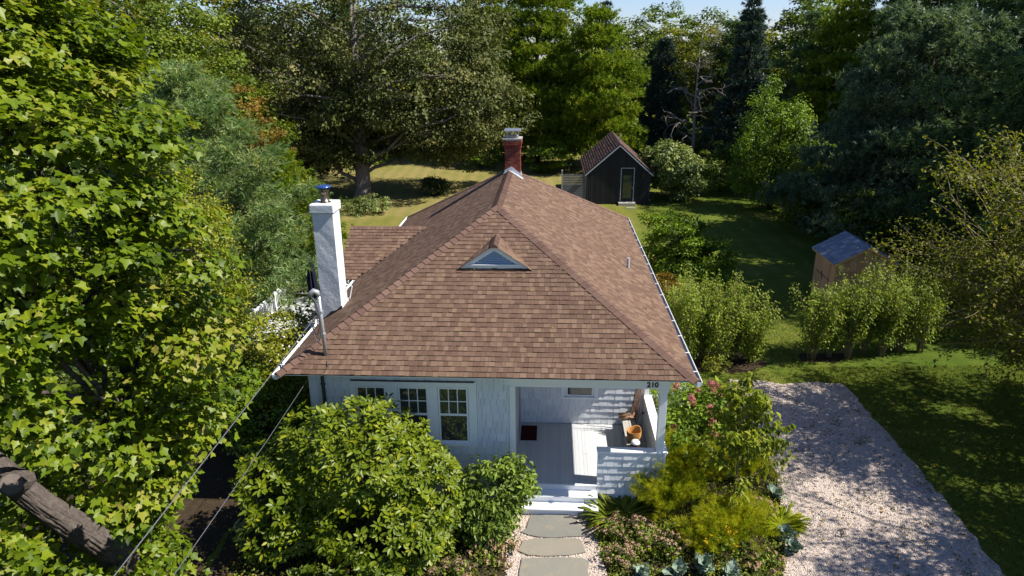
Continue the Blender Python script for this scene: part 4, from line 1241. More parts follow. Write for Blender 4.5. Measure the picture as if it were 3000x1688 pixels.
def barktube(mb, pts, radii, n=64, per=10, seed=0.0, depth=.17):
    """a limb with broken, plaited bark ridges"""
    P = np.array(pts, float); t = np.linspace(0, len(P) - 1, (len(P) - 1) * per + 1)
    C = np.column_stack([np.interp(t, np.arange(len(P)), P[:, k]) for k in range(3)])
    for _ in range(per // 2): C[1:-1] = .25 * C[:-2] + .5 * C[1:-1] + .25 * C[2:]
    R = np.interp(t, np.arange(len(P)), radii)
    T = nrm(np.gradient(C, axis=0)); ref = nrm(np.cross(T[0], [0.3, 1, .2]))
    V = []; s = 0.0
    for i in range(len(C)):
        ref = nrm(ref - T[i] * (ref @ T[i])); b = np.cross(T[i], ref)
        if i: s += np.linalg.norm(C[i] - C[i - 1])
        for k in range(n):
            a = 2 * PI * k / n
            f = math.sin(11 * a + 1.6 * math.sin(3.1 * s + seed) + 2 * math.sin(a + seed)) + .8 * math.sin(17 * a - 2.2 * math.sin(2.3 * s + 2 * a)) + .5 * math.sin(5 * a + 9 * s) + .5 * math.sin(23 * a + 14 * s)
            V.append(C[i] + (ref * math.cos(a) + b * math.sin(a)) * R[i] * (1 + depth * (-abs(f) * .55 + .35) + .03 * math.sin(3 * a + 2.2 * s)))
    m = len(C); F = []
    for i in range(m - 1):
        for k in range(n):
            k2 = (k + 1) % n
            F.append((i * n + k, i * n + k2, (i + 1) * n + k2, (i + 1) * n + k))
    F += [tuple(range(n - 1, -1, -1)), tuple((m - 1) * n + k for k in range(n))]
    mb.add(V, F)

def tree(name, label, loc, trunk_pts, trunk_r, crowns, nclump, per, cr, T, size, mat, bark, seed, group=None, cat="tree", nlimb=14, limb_r=None, flat=.6, up=.6, out=.5, jit=.5, droop=.25, inner=.6, lobe=.16, cull=None, singles=0, vc=.65, kind_leaf="crown", zmin=None, tsides=10):
    rg = np.random.default_rng(seed)
    root = thing(name, label, cat, loc, 0, group)
    Ps, Os = [], []
    wts = np.array([r[0] * r[1] + r[1] * r[2] + r[0] * r[2] for c, r in crowns]); wts = wts / wts.sum()
    for (c, r), w in zip(crowns, wts):
        P, O = ellip(rg, max(3, int(nclump * w)), c, r, inner, lobe)
        Ps.append(P); Os.append(O)
    P, O = np.concatenate(Ps), np.concatenate(Os)
    if zmin is not None:
        k = P[:, 2] > zmin; P, O = P[k], O[k]
    if cull is not None:
        k = cull(P, O); P, O = P[k], O[k]
    pos, nv, d, v = clump_leaves(rg, P, O, per, cr, flat, up, out, jit, droop, vc)
    k = pos[:, 2] > .06
    pos, nv, d, v = pos[k], nv[k], d[k], v[k]
    sz = size * rg.uniform(.65, 1.25, len(pos))
    tm = MB()
    tm.tube(trunk_pts, trunk_r, tsides, ridge=.05, rng=rg)
    lr = limb_r or trunk_r[-1] * .7
    tg = P[rg.choice(len(P), min(nlimb, len(P)), replace=False)] * .97 if nlimb else []
    tp = np.array(trunk_pts); line = np.concatenate([tp[i] + (tp[i + 1] - tp[i]) * np.linspace(0, 1, 5)[:, None] for i in range(len(tp) - 1)])
    limbs(tm, rg, line, tg, lr, lr * .2)
    tm.build("trunk" if cat == "tree" else "stems", bark, root, smooth=True)
    return finish(root, rg, T, pos, nv, d, sz, v, mat, kind_leaf, singles)

def finish(root, rg, T, pos, nv, d, sz, v, mat, kind_leaf, singles, sname="leaf", flex=.15, T2=None, farD=9.4):
    if singles:
        dist = in_view(pos + np.array(root.location)) * (1 + .5 * (1 - np.clip(nrm(nv) @ np.array([.3, -.5, .8]), 0, 1)))
        o = np.argsort(dist)[:singles]
        o = o[np.isfinite(dist[o])]
        single_leaves(sname, T, pos[o], nv[o], d[o], sz[o], v[o], mat, root)
        m = np.ones(len(pos), bool); m[o] = False
        pos, nv, d, sz, v = pos[m], nv[m], d[m], sz[m], v[m]
    if T2 is not None:
        far = np.linalg.norm(pos + np.array(root.location) - np.array([0, 0, CAM_H]), axis=1) > farD
        cloud(kind_leaf, T2, pos[~far], nv[~far], d[~far], sz[~far], v[~far], mat, root, "stuff", flex, rg)
        cloud(kind_leaf, tmpl_star(), pos[far], nv[far], d[far], sz[far], v[far], mat, root, "stuff", flex, rg)
        return root
    cloud(kind_leaf, T, pos, nv, d, sz, v, mat, root, "stuff", flex, rg)
    return root

def pine(name, label, loc, H, R, zb, levels, nb, mat, bark, seed, tuft=.34, per=46, tilt=.12, prof=.8, T=None, group=None, irr=.3, plate=.38, trunk_r=.22, rot=0, puffr=.2, pflat=.45):
    rg = np.random.default_rng(seed)
    root = thing(name, label, "tree", loc, rot, group)
    tm = MB()
    tm.tube([(0, 0, 0), (rg.uniform(-.1, .1), rg.uniform(-.1, .1), H * .5), (0, 0, H)], [trunk_r, trunk_r * .65, .03], 8)
    PO, DI, NV, VV = [], [], [], []
    a0 = 0
    for lv in range(levels):
        f = (lv + rg.uniform(-.25, .25)) / levels
        f = min(max(f, 0), .985)
        z = zb + (H - zb) * f
        L0 = R * (1 - f) ** prof
        k = nb if f < .8 else max(3, nb - 2)
        a0 += rg.uniform(.4, 1.2)
        for b in range(k):
            a = a0 + 2 * PI * b / k + rg.uniform(-.35, .35)
            L = max(.25, L0 * rg.uniform(1 - irr, 1 + irr * .55))
            d = np.array((math.cos(a), math.sin(a), 0)); s = np.array((-d[1], d[0], 0))
            tl = tilt + .5 * f ** 3 + rg.uniform(-.1, .1)
            n = int(per * (.25 + L / R)) + 4
            nc = max(3, n // 8)
            ci = rg.integers(0, nc, n)
            t = (.25 + .72 * rg.uniform(0, 1, nc) ** .7)[ci]
            q = rg.uniform(-1, 1, nc)[ci]
            wd = plate * L * np.sin(np.clip(1.15 - t, .12, 1) * PI * .5) * .9
            p = np.outer(L * t, d) + np.outer(q * wd, s)
            puff = rg.normal(size=(n, 3)) * np.array([1, 1, pflat]) * puffr
            p += puff
            p[:, 2] += z + tl * L * t ** 1.4 - .06 * np.abs(q) * L + (rg.normal(size=nc) * (.05 + .03 * L))[ci]
            PO.append(p)
            DI.append(nrm(d * .55 + np.outer(q, s) * .5 + np.array([0, 0, .5]) + puff / puffr * .55 + rg.normal(size=(n, 3)) * .2))
            NV.append(nrm(np.array([0, 0, 1]) + rg.normal(size=(n, 3)) * .5))
            VV.append(np.clip(rg.uniform(.1, .9, nc)[ci] * .6 + rg.uniform(0, 1, n) * .35 + .1 * t, 0, 1))
            if L > .6:
                tm.tube([(0, 0, z), tuple(d * L * .5 + np.array([0, 0, z + tl * L * .35])), tuple(d * L * .92 + np.array([0, 0, z + tl * L * .9]))], [max(.015, trunk_r * .22 * L / R + .012), .02, .008], 5)
    PO, DI, NV, VV = map(np.concatenate, (PO, DI, NV, VV))
    tm.build("trunk", bark, root, smooth=True)
    cloud("crown", T or T_TUFT, PO, NV, DI, tuft * rg.uniform(.7, 1.25, len(PO)), VV, mat, root, "stuff", .1, rg)
    return root

def skel(rg, p, d, L, r, lev, mb, tips, spread=.7, upb=.12, nb=3, shrink=.66, droop=0.0, kink=.22, sides=5):
    """a branch and its side branches; tips collects (point, direction) where leaves sit"""
    n = 5
    pts = [np.array(p, float)]; d = nrm(np.array(d, float))
    for i in range(n):
        d = nrm(d + rg.normal(size=3) * kink + np.array([0, 0, upb - droop * (i / n)]))
        pts.append(pts[-1] + d * L / n)
        if lev <= 1: tips.append((pts[-1].copy(), d.copy()))
    mb.tube([tuple(x) for x in pts], list(np.linspace(r, r * .5, n + 1)), sides if r > .02 else 4, cap=False)
    if lev > 0:
        for b in range(nb):
            i = rg.integers(1, n + 1)
            dd = nrm(d + rnd_unit(rg, 1)[0] * spread)
            skel(rg, pts[i], dd, L * shrink * rg.uniform(.7, 1.15), r * .5, lev - 1, mb, tips, spread, upb, nb, shrink, droop, kink, sides)

def tip_leaves(rg, tips, per, rad, hang=.8):
    P = np.array([t[0] for t in tips]); Dv = np.array([t[1] for t in tips])
    n = len(P) * per
    pos = np.repeat(P, per, 0) + rg.normal(size=(n, 3)) * rad
    d = nrm(np.repeat(Dv, per, 0) * .5 + rg.normal(size=(n, 3)) * .55 - np.array([0, 0, hang]))
    nv = nrm(rg.normal(size=(n, 3)) * .6 + np.array([.3, -.2, .8]) + np.repeat(Dv, per, 0) * .3)
    v = np.clip(np.repeat(rg.uniform(0, 1, len(P)), per) * .5 + rg.uniform(0, 1, n) * .5, 0, 1)
    return pos, nv, d, v
# ---- foreground maple on the left
mrg = np.random.default_rng(101)
ML = np.array([-7.6, 10.9, 0.0])
maple = thing("maple_tree", "large yellow green maple with broad lobed leaves and a sawn limb in the left foreground", "tree", tuple(ML))
lp = lambda *p: tuple(np.array(p) - ML)
tr = MB()
barktube(tr, [lp(-7.40, 11.3, 0), lp(-7.52, 11.0, 1.0), lp(-7.64, 10.7, 2.0), lp(-7.58, 11.0, 2.8), lp(-7.4, 11.9, 4.2), lp(-7.5, 12.3, 6.5), lp(-8.0, 12.2, 9.5)], [.46, .38, .32, .24, .18, .13, .06], 64, 10, 1.0)
tr.build("trunk", B_maple, maple, smooth=True)
lb = MB()
lpts = [lp(-7.60, 10.72, 1.95), lp(-7.95, 10.36, 2.75), lp(-8.35, 10.14, 3.5), lp(-8.78, 9.98, 4.35), lp(-9.5, 9.8, 5.6), lp(-10.4, 9.9, 7.6)]
barktube(lb, lpts, [.30, .245, .215, .20, .17, .11], 84, 14, 2.5)
lb.build("limb", B_maple, maple, smooth=True)
sb = np.array(lp(-8.50, 10.05, 3.98)); sd_v = nrm(np.array([.30, -.80, .42]))
stub = MB().tube([tuple(sb - sd_v * .1), tuple(sb + sd_v * .24), tuple(sb + sd_v * .36)], [.22, .20, .195], 22, ridge=.03, rng=mrg).build("cut_stub", B_maple, maple)
MB().tube([tuple(sb + sd_v * .355), tuple(sb + sd_v * .367)], [.17, .168], 22).build("cut_face", B_cut, stub)
MB().tube([tuple(sb + sd_v * .369 + np.array([-.10, 0, -.02])), tuple(sb + sd_v * .370 + np.array([.0, 0, .01])), tuple(sb + sd_v * .369 + np.array([.12, 0, .03]))], [.003, .006, .003], 5).build("crack", B_dark, stub)
mc, mr_ = np.array([-9.25, 10.6, 6.9]), np.array([3.8, 3.6, 7.6])
P, O = ellip(mrg, 620, mc, mr_, .72, .13)
k = (O @ nrm(np.array([.75, -.75, .35])) > -.12) & (P[:, 2] > .5)
P, O = P[k], O[k]
pos, nv, d, v = clump_leaves(mrg, P, O, 235, .80, .45, .75, .55, .5, .3, .5)
P2, O2 = ellip(mrg, 260, mc, mr_ * .72, .5, .1)
p2, n2, d2, v2 = clump_leaves(mrg, P2, O2, 75, .9, .5, .7, .4, .5, .3, .5)
pos, nv, d, v = np.concatenate([pos, p2]), np.concatenate([nv, n2]), np.concatenate([d, d2]), np.concatenate([v, v2])
# the sawn limb stands in an open gap of the crown
def segdist(Q, a, b):
    a, b = np.array(a), np.array(b); ab = b - a
    t = np.clip(((Q - a) @ ab) / (ab @ ab), 0, 1)
    return np.linalg.norm(Q - (a + t[:, None] * ab), axis=1)
gap = np.ones(len(pos), bool)
for a, rad in (((-7.72, 10.6, 2.3), .34), ((-7.95, 10.36, 2.75), .36), ((-8.15, 10.25, 3.1), .38), ((-8.35, 10.14, 3.5), .42), ((-8.6, 10.05, 3.95), .5), ((-8.45, 9.85, 4.05), .5), ((-8.85, 9.95, 4.4), .46), ((-7.6, 10.8, 1.5), .2)):
    toward = nrm(np.array([.62, -.70, .36]))
    gap &= segdist(pos, np.array(a), np.array(a) + np.array(toward) * 7.0) > rad
for a, rad in (((-7.8, 10.5, 2.5), .45), ((-8.1, 10.3, 3.1), .5), ((-8.4, 10.15, 3.6), .5), ((-8.7, 10.0, 4.2), .5)):
    gap &= segdist(pos, np.array(a), np.array(a) + np.array(SUN) * 7.0) > rad * .8
k = gap & (pos[:, 2] > .1)
pos, nv, d, v = pos[k] - ML, nv[k], d[k], v[k]
br = MB()
for t in P[mrg.choice(len(P), 46, replace=False)]:
    if t[2] < 4.6: continue
    b = np.array(lpts[mrg.integers(4, 6)]) if mrg.uniform() < .5 else np.array(lp(-7.55, 11.2, mrg.uniform(3, 9)))
    if np.linalg.norm(t - np.array([-8.0, 9.0, 4.5])) < 2.2: continue
    br.tube(crooked(mrg, b, t - ML, 7, .5), list(np.linspace(.055, .012, 7)), 6)
br.build("branch", B_maple, maple, smooth=True)
finish(maple, mrg, T_MAPLE, pos, nv, d,   .128 * mrg.uniform(.6, 1.3, len(pos)), v, L_maple, "crown", 300, "leaf", .22, T_MAPLEL)

# ---- left side behind the maple
tree("columnar_tree", "yellow green small leaved columnar tree between the maple and the blue pine", (-9.3, 19.2, 0), [(0, 0, 0), (0, 0, 3), (.1, 0, 7)], [.13, .1, .03],
     [((0, 0, 4.6), (1.25, 1.25, 3.9)), ((.5, -.2, 2.6), (1.3, 1.2, 2.3))], 330, 85, .42, T_DIA, .085, L_yellow, B_grey, 21, flat=1.0, up=.4, jit=.7)
pine("white_pine", "broad blue green pine with long needles left of the white chimney", (-13.0, 28.2, 0), 10.4, 6.1, .5, 20, 7, L_pineb, B_grey, 31, .28, 125, .18, .72, irr=.25, puffr=.24)
pine("white_pine", "smaller bright green pine leaning over the lawn just left of the white chimney", (-10.6, 31.5, 0), 6.6, 3.3, .3, 14, 7, L_piney, B_grey, 32, .25, 90, .14, .7, irr=.3)
pine("white_pine", "blue green pine half hidden between the maple and the columnar tree", (-16.8, 24.5, 0), 9.2, 4.6, .5, 16, 7, L_pineb, B_grey, 33, .27, 90, .16, .8)
tree("oak_tree", "mid green oak rising behind the blue pine at the upper left", (-21.0, 41.5, 0), [(0, 0, 0), (0, 0, 6), (.4, 0, 12)], [.4, .3, .14],
     [((0, 0, 10.5), (5.2, 4.5, 6.0)), ((3.0, 0, 7.0), (4.2, 4, 4.2))], 420, 95, .95, T_DIA, .21, L_oak, B_grey, 22)
tree("rusty_tree", "rusty orange small tree beside the top of the blue pine", (-14.4, 37.5, 0), [(0, 0, 0), (0, 0, 3), (0, 0, 7)], [.12, .1, .03],
     [((0, 0, 7.0), (1.3, 1.3, 2.2)), ((.9, -.3, 5.2), (1.5, 1.4, 1.8))], 90, 90, .5, T_DIA, .15, L_rust, B_grey, 23, up=.4, jit=.7)

# ---- the great dark linden
lr = np.random.default_rng(55)
linden = tree("linden_tree", "huge dark brownish green linden filling the view above the white chimney", (-11.3, 51.8, 0),
     [(0, 0, 0), (.05, 0, .8), (.1, 0, 3), (.2, 0, 7), (0, .8, 11), (.3, 1.0, 14)], [.82, .56, .5, .42, .26, .08],
     [((0, 2.5, 13.2), (9.8, 7.5, 8.6)), ((3.4, 2.0, 8.0), (9.0, 5.6, 4.8)), ((-3.8, 1.5, 8.0), (6.4, 6, 5.6)), ((7.6, 4.6, 5.4), (4.6, 3.4, 3.2)), ((-4.5, 2.5, 4.6), (5, 3.6, 3.0)), ((2.2, .6, 5.4), (3.0, 2.0, 2.2)), ((-1.2, .2, 6.0), (3, 2.2, 2.4)), ((4.4, 1.6, 4.8), (4.0, 2.0, 2.2)), ((-5.0, .6, 4.4), (4.4, 2.5, 2.6))],
     1350, 86, 1.02, T_DIA, .25, L_linden, B_grey, 24, nlimb=40, limb_r=.17, flat=.75, up=.5, jit=.65, lobe=.12, inner=.7, zmin=1.6, tsides=18)

# ---- pines behind the lawn in the middle
pine("white_pine", "bright yellow green pine straight behind the red brick chimney", (2.7, 69.5, 0), 21, 5.3, 2.0, 15, 6, L_piney, B_dark, 34, .42, 160, .04, .5, T_TUFTF, irr=.42, plate=.4, trunk_r=.28, puffr=.42)
pine("white_pine", "bright yellow green pine with layered boughs behind the black outbuilding", (8.0, 65.5, 0), 14.2, 5.6, 2.6, 11, 6, L_piney, B_dark, 35, .42, 170, .05, .5, T_TUFTF, irr=.42, plate=.42, trunk_r=.26, puffr=.42)
pine("white_pine", "green pine just right of the great linden's crown", (-2.2, 75, 0), 19, 4.8, 2.5, 14, 6, L_piney, B_dark, 36, .42, 140, .04, .5, T_TUFTF, irr=.4, trunk_r=.28, puffr=.42)
pine("spruce_tree", "dark blue green spruce right of the layered pines", (14.6, 68, 0), 11.9, 3.1, .6, 26, 8, L_spruce, B_dark, 41, .34, 34, -.18, .9, T_TUFTF, irr=.2)
pine("spruce_tree", "slim spruce spire poking into the sky behind the layered pines", (9.9, 76, 0), 15.6, 2.2, 2, 26, 7, L_spruce, B_dark, 42, .3, 22, -.15, 1.0, T_TUFTF, irr=.2)
pine("spruce_tree", "tall dark spruce spire with drooping open boughs against the sky", (20.0, 60.5, 0), 15.6, 3.4, 3, 24, 6, L_spruce, B_dark, 43, .36, 30, -.22, .95, T_TUFTF, irr=.25)
tree("slender_tree", "slender loose topped tree against the sky between the two bright pines", (5.4, 71.5, 0), [(0, 0, 0), (0, 0, 8), (.1, 0, 15)], [.2, .14, .04],
     [((0, 0, 13.6), (1.9, 1.6, 3.0)), ((0, 0, 9), (2.2, 2, 4))], 130, 46, .5, T_DIA, .26, L_oak, B_grey, 25, inner=.3)
dr_g = np.random.default_rng(61)
dead = thing("dead_tree", "pale bare branched dead tree in front of the dark woodland", "tree", (15.8, 60.5, 0))
dm_, tips = MB(), []
dm_.tube([(0, 0, 0), (.1, 0, 3), (0, 0, 6.5), (.1, .1, 10.2)], [.17, .15, .11, .03], 8)
for z in np.linspace(3.2, 9.6, 15):
    a = dr_g.uniform(0, 6.28)
    skel(dr_g, (.05, 0, z), (math.cos(a), math.sin(a), .25), dr_g.uniform(2.2, 3.4) * (1.15 - z / 16), .065, 2, dm_, tips, .75, .02, 3, .6, .12, .26)
dm_.build("branches", B_pale, dead, smooth=True)
tree("brown_tree", "thin brownish leaved tree behind the dead tree", (17.6, 67, 0), [(0, 0, 0), (0, 0, 6), (.1, 0, 12)], [.16, .12, .04],
     [((0, 0, 9.2), (2.8, 2.4, 3.4)), ((.5, 0, 5), (3, 2.5, 3.2))], 170, 60, .7, T_DIA, .22, L_autumn, B_pale, 26, inner=.35, nlimb=30)
tw = thing("bare_topped_tree", "wispy tree with a few dark leaves on bare twigs against the sky", "tree", (21.0, 74, 0))
twm, tips = MB(), []
twm.tube([(0, 0, 0), (0, 0, 7), (.1, 0, 11)], [.16, .12, .05], 7)
for i in range(9):
    a = dr_g.uniform(0, 6.28)
    skel(dr_g, (.05, 0, dr_g.uniform(8, 11)), (math.cos(a) * .5, math.sin(a) * .5, 1), 3.0, .04, 1, twm, tips, .5, .1, 3, .5, 0, .15)
twm.build("trunk", B_grey, tw, smooth=True)
pos, nv, d, v = tip_leaves(dr_g, [t for t in tips if dr_g.uniform() < .35], 4, .14, .4)
cloud("leaves", T_DIA, pos, nv, d, .24 * np.ones(len(pos)), v * .4, L_linden, tw)

# ---- far treeline and woodland that closes the view
far_src = [
    tree("woodland_tree", "rounded tree in the far treeline behind the garden", (13.5, 86, 0), [(0, 0, 0), (0, 0, 5), (0, 0, 9)], [.25, .2, .08], [((0, 0, 8.3), (3.8, 3.4, 4.6)), ((1, 0, 4.5), (4.2, 3.6, 3.6))], 190, 62, .95, T_DIA, .34, L_oak, B_grey, 27),
    tree("woodland_tree", "olive toned tree in the far treeline behind the garden", (20, 90, 0), [(0, 0, 0), (0, 0, 5), (0, 0, 9)], [.25, .2, .08], [((0, 0, 7.8), (3.6, 3.4, 4.8)), ((-1, 0, 4.5), (4.2, 3.6, 3.6))], 190, 62, .95, T_DIA, .34, L_autumn, B_grey, 28),
    pine("woodland_pine", "dark pine in the far treeline behind the garden", (17, 82, 0), 11.6, 3.6, 1, 22, 6, L_pined, B_dark, 44, .5, 34, .05, .7, T_TUFTF)]
FG = "trees of the far treeline"
for o in far_src: o["group"] = FG
fr_g = np.random.default_rng(8)
for i, (x, y, k, s) in enumerate([(24, 84, 0, 1.12), (29, 88, 2, 1.3), (9, 92, 1, 1.15), (3, 94, 0, 1.25), (-5, 92, 2, 1.3), (-12, 90, 0, 1.3), (-20, 86, 1, 1.35), (-28, 80, 0, 1.4), (-36, 74, 2, 1.4), (-42, 66, 0, 1.4), (35, 84, 0, 1.35), (42, 78, 2, 1.6), (50, 72, 0, 1.5), (-30, 62, 1, 1.5), (-36, 56, 0, 1.4), (26, 76, 1, .95), (31, 74, 0, 1.15), (-17, 76, 2, 1.4), (12, 96, 2, 1.2), (22, 98, 0, 1.22), (16.5, 94, 0, 1.15)]):
    copy_tree(far_src[k], far_src[k]["label"], (x, y, 0), fr_g.uniform(0, 6.28), s, FG)

# ---- the big pines on the right
pine("white_pine", "great dark pine with sunlit grey green tips above the cedar shed", (22.6, 38.5, 0), 12.6, 7.0, 1.2, 14, 7, L_great, B_dark, 37, .34, 215, .14, .5, T_TUFTF, irr=.34, plate=.40, trunk_r=.34, puffr=.34)
pd = pine("shade_pine", "tall dark pine behind the great sunlit pine, right of the spruce spire", (29.5, 52, 0), 18.5, 6.6, 1.5, 16, 7, L_pined, B_dark, 45, .36, 130, .08, .58, T_TUFTF, irr=.32, trunk_r=.34, puffr=.38)
copy_tree(pd, "tall dark pine filling the top right corner", (37, 47, 0), 1.3, 1.08)
copy_tree(pd, "dark pine in deep shade at the right edge above the foreground tree", (32, 37.5, 0), 2.6, .88)
copy_tree(pd, "dark pine at the edge of the lawn behind the cedar shed", (24.8, 29.0, 0), 4.0, 1.15)
copy_tree(pd, "dark pine standing right of the cedar shed", (23.5, 25.5, 0), 5.1, .58)
copy_tree(pd, "dark pine beyond the vine covered mound", (24.5, 57, 0), .4, .74)
copy_tree(pd, "dark pine between the dead tree and the vine covered mound", (20.8, 66, 0), 3.3, .72)
copy_tree(pd, "tall pine far behind the great sunlit pine", (44, 62, 0), 2.0, 1.12)
pine("white_pine", "yellow green pine top lit by the sun right of the spruce spire", (25.2, 54.0, 0), 14.4, 3.8, 3, 13, 6, L_piney, B_dark, 38, .36, 100, .1, .45, T_TUFTF, irr=.38, puffr=.36)
vine = tree("vine_mound", "bright vine smothered small tree on the dark right side of the lawn", (18.2, 47.5, 0), [(0, 0, 0), (0, 0, 3), (.2, 0, 6)], [.2, .16, .06],
     [((0, 0, 5.2), (2.6, 2.4, 3.0)), ((1.6, -.6, 3.4), (2.4, 2.2, 2.6)), ((-.6, .2, 2.4), (2.6, 2.3, 2.4))], 330, 80, .6, T_DIA, .16, L_green, B_dark, 29, up=.35, droop=.9, flat=1.0)
tree("dark_shrub", "tall dark shrub at the lawn edge left of the cedar shed", (20.2, 41, 0), [(0, 0, 0), (0, 0, 1.5), (0, 0, 3)], [.14, .1, .04],
     [((0, 0, 2.3), (2.4, 2.2, 2.3)), ((-.8, 2.4, 2.0), (2.2, 2.2, 2.1))], 170, 70, .65, T_DIA, .17, L_oak, B_dark, 30, cat="shrub")
tree("dark_shrub", "broad dark shrub below the great pine behind the cedar shed", (18.9, 34.6, 0), [(0, 0, 0), (0, 0, 1.2), (0, 0, 2.4)], [.14, .1, .04],
     [((0, 0, 1.9), (2.2, 2.0, 1.9)), ((2.4, -.5, 2.2), (2.6, 2.2, 2.3))], 160, 70, .65, T_DIA, .17, L_oak, B_dark, 46, cat="shrub")
und = np.random.default_rng(14)
N = 16000
ux = und.uniform(-45, 50, N); uy = 74 + und.uniform(-4, 6, N) - np.abs(ux) * .28 * (np.abs(ux) > 12)
uz = und.uniform(0, 1, N) ** 1.4 * (1.7 + .8 * np.sin(ux * .55))
cloud("undergrowth", T_DIA, np.column_stack([ux, uy, uz]), nrm(und.normal(size=(N, 3)) * .6 + [0, -.2, .8]), rnd_unit(und, N), und.uniform(.22, .5, N), und.uniform(0, .8, N), L_oak, None, "stuff")

# ---- shrubs round the lawn
tree("magnolia_bush", "round pale leaved bush right of the black outbuilding", (12.25, 51.4, 0), [(0, 0, 0), (0, 0, 1), (0, 0, 2)], [.1, .08, .04],
     [((0, 0, 2.25), (2.25, 2.1, 2.05))], 210, 46, .5, T_OVAL, .27, L_pale, B_grey, 47, cat="shrub", inner=.55, up=.5, jit=.6)
tree("bay_shrub", "tall glossy green shrub on the lawn beside the right eave", (7.9, 31.0, 0), [(0, 0, 0), (0, 0, 1.5), (0, 0, 3)], [.08, .06, .03],
     [((-.1, 0, 2.0), (1.55, 1.5, 1.9)), ((.9, -.4, 1.3), (1.5, 1.4, 1.4))], 210, 62, .42, T_LONG, .20, L_green, B_dark, 48, cat="shrub", up=.4, jit=.7, droop=-.4)
tree("red_shrub", "low reddish brown shrub below the glossy shrub by the right eave", (7.0, 28.0, 0), [(0, 0, 0), (0, 0, .5), (0, 0, 1)], [.04, .03, .02],
     [((0, 0, .75), (1.05, .95, .75))], 70, 60, .3, T_DIA, .10, L_rust, B_dark, 49, cat="shrub", vc=.3)
tree("low_shrub", "pale variegated low shrub at the foot of the great linden", (-10.3, 47.5, 0), [(0, 0, 0), (0, 0, .4), (0, 0, .8)], [.04, .03, .02],
     [((0, 0, .6), (1.6, 1.1, .65))], 60, 60, .35, T_DIA, .13, L_pale, B_dark, 50, cat="shrub")
for i, (x, y, s, lab) in enumerate([(3.4, 63.0, 1.0, "leafy shrub at the wood edge behind the red brick chimney"), (-3.0, 66.5, 1.2, "leafy shrub at the wood edge under the linden's right side"), (16.4, 53.5, 1.15, "dark leafy shrub behind the pale round bush"), (-6.0, 54, .42, "small leafy sapling on the lawn right of the linden trunk")]):
    tree("wood_edge_shrub", lab, (x, y, 0), [(0, 0, 0), (0, 0, .8), (0, 0, 1.6)], [.06, .05, .02], [((0, 0, 1.5 * s), (1.9 * s, 1.6 * s, 1.4 * s))], 80, 60, .5, T_DIA, .17, [L_green, L_green, L_oak, L_linden][i], B_dark, 60 + i, cat="shrub", group="shrubs at the wood edge")

# ---- the two privet hedges: every plant with its own vase of stems
def privet(label, loc, seed, h=2.5, w=.75, nst=26, low=.2):
    rg = np.random.default_rng(seed)
    root = thing("privet_shrub", label, "shrub", loc, rg.uniform(0, 6), "privet plants of the two hedges")
    mb = MB(); P, Dv = [], []
    for i in range(nst):
        a = rg.uniform(0, 6.28); r = w * rg.uniform(.25, 1.1); hh = h * rg.uniform(.76, 1.22)
        b = np.array([rg.uniform(-.1, .1), rg.uniform(-.1, .1), 0]); e = np.array([r * math.cos(a), r * math.sin(a), hh]); m_ = b * .5 + e * .5 + np.array([-.12 * math.cos(a) * r, -.12 * math.sin(a) * r, hh * .06])
        t = np.linspace(0, 1, 7)[:, None]
        c = b * (1 - t) ** 2 + 2 * m_ * t * (1 - t) + e * t * t
        mb.tube([tuple(x) for x in c], list(np.linspace(.016, .004, 7)), 4)
        tt = low + (1.02 - low) * rg.uniform(0, 1, 115) ** .85
        tt = np.minimum(tt, 1.0)[:, None]
        q = b * (1 - tt) ** 2 + 2 * m_ * tt * (1 - tt) + e * tt * tt
        q = q + rg.normal(size=q.shape) * np.array([.16, .16, .07]) * (1.25 - tt * .8)
        P.append(q); Dv.append(np.repeat([nrm(e - m_)], 115, 0))
    P, Dv = np.concatenate(P), np.concatenate(Dv)
    n = len(P)
    hv = nrm(rg.normal(size=(n, 3)) * [1, 1, .4])
    cloud("leaves", T_OVAL, P, nrm(hv * .5 + np.array([0, 0, .8])), nrm(hv + Dv * .7), .088 * rg.uniform(.7, 1.25, n), np.clip(.25 + .4 * P[:, 2] / h * 0 + rg.uniform(-.25, .7, n), 0, 1), L_privet, root, "stuff")
    mb.build("stems", B_stem, root, smooth=True)
    return root
LH = ["first privet plant from the house in the left hedge", "second privet plant from the house in the left hedge", "third privet plant from the house in the left hedge", "fourth privet plant from the house in the left hedge", "fifth privet plant from the house in the left hedge", "last privet plant of the left hedge beside the grass gap", "taller privet plant behind the middle of the left hedge"]
for i, (x, y, h) in enumerate([(5.7, 23.0, 2.6), (6.25, 22.5, 2.95), (6.95, 23.1, 2.35), (7.45, 22.5, 2.6), (8.15, 23.0, 2.75), (8.7, 22.8, 1.95), (7.1, 24.0, 2.8)]):
    privet(LH[i], (x, y, 0), 200 + i, h, .86, 30, .12)
RH = ["first privet plant of the right hedge beside the grass gap", "second privet plant of the right hedge counted from the grass gap", "third privet plant of the right hedge counted from the grass gap", "fourth privet plant of the right hedge in front of the cedar shed", "fifth privet plant of the right hedge below the shed gable", "sixth privet plant of the right hedge beside the brown leaved tree", "seventh privet plant of the right hedge behind the brown leaved tree"]
for i, (x, y, h) in enumerate([(11.0, 22.95, 2.5), (11.75, 23.15, 2.35), (12.35, 23.0, 2.95), (13.1, 23.4, 2.55), (13.7, 23.2, 3.0), (14.55, 23.6, 2.6), (15.3, 23.5, 2.85)]):
    privet(RH[i], (x, y, 0), 220 + i, h, .92, 28)
copy = tree("low_shrub", "small yellow green shrub on the soil at the foot of the left hedge", (7.15, 21.85, 0), [(0, 0, 0), (0, 0, .2), (0, 0, .4)], [.02, .015, .01],
     [((0, 0, .35), (.4, .35, .35))], 22, 40, .16, T_DIA, .07, L_yellow, B_stem, 71, cat="shrub")

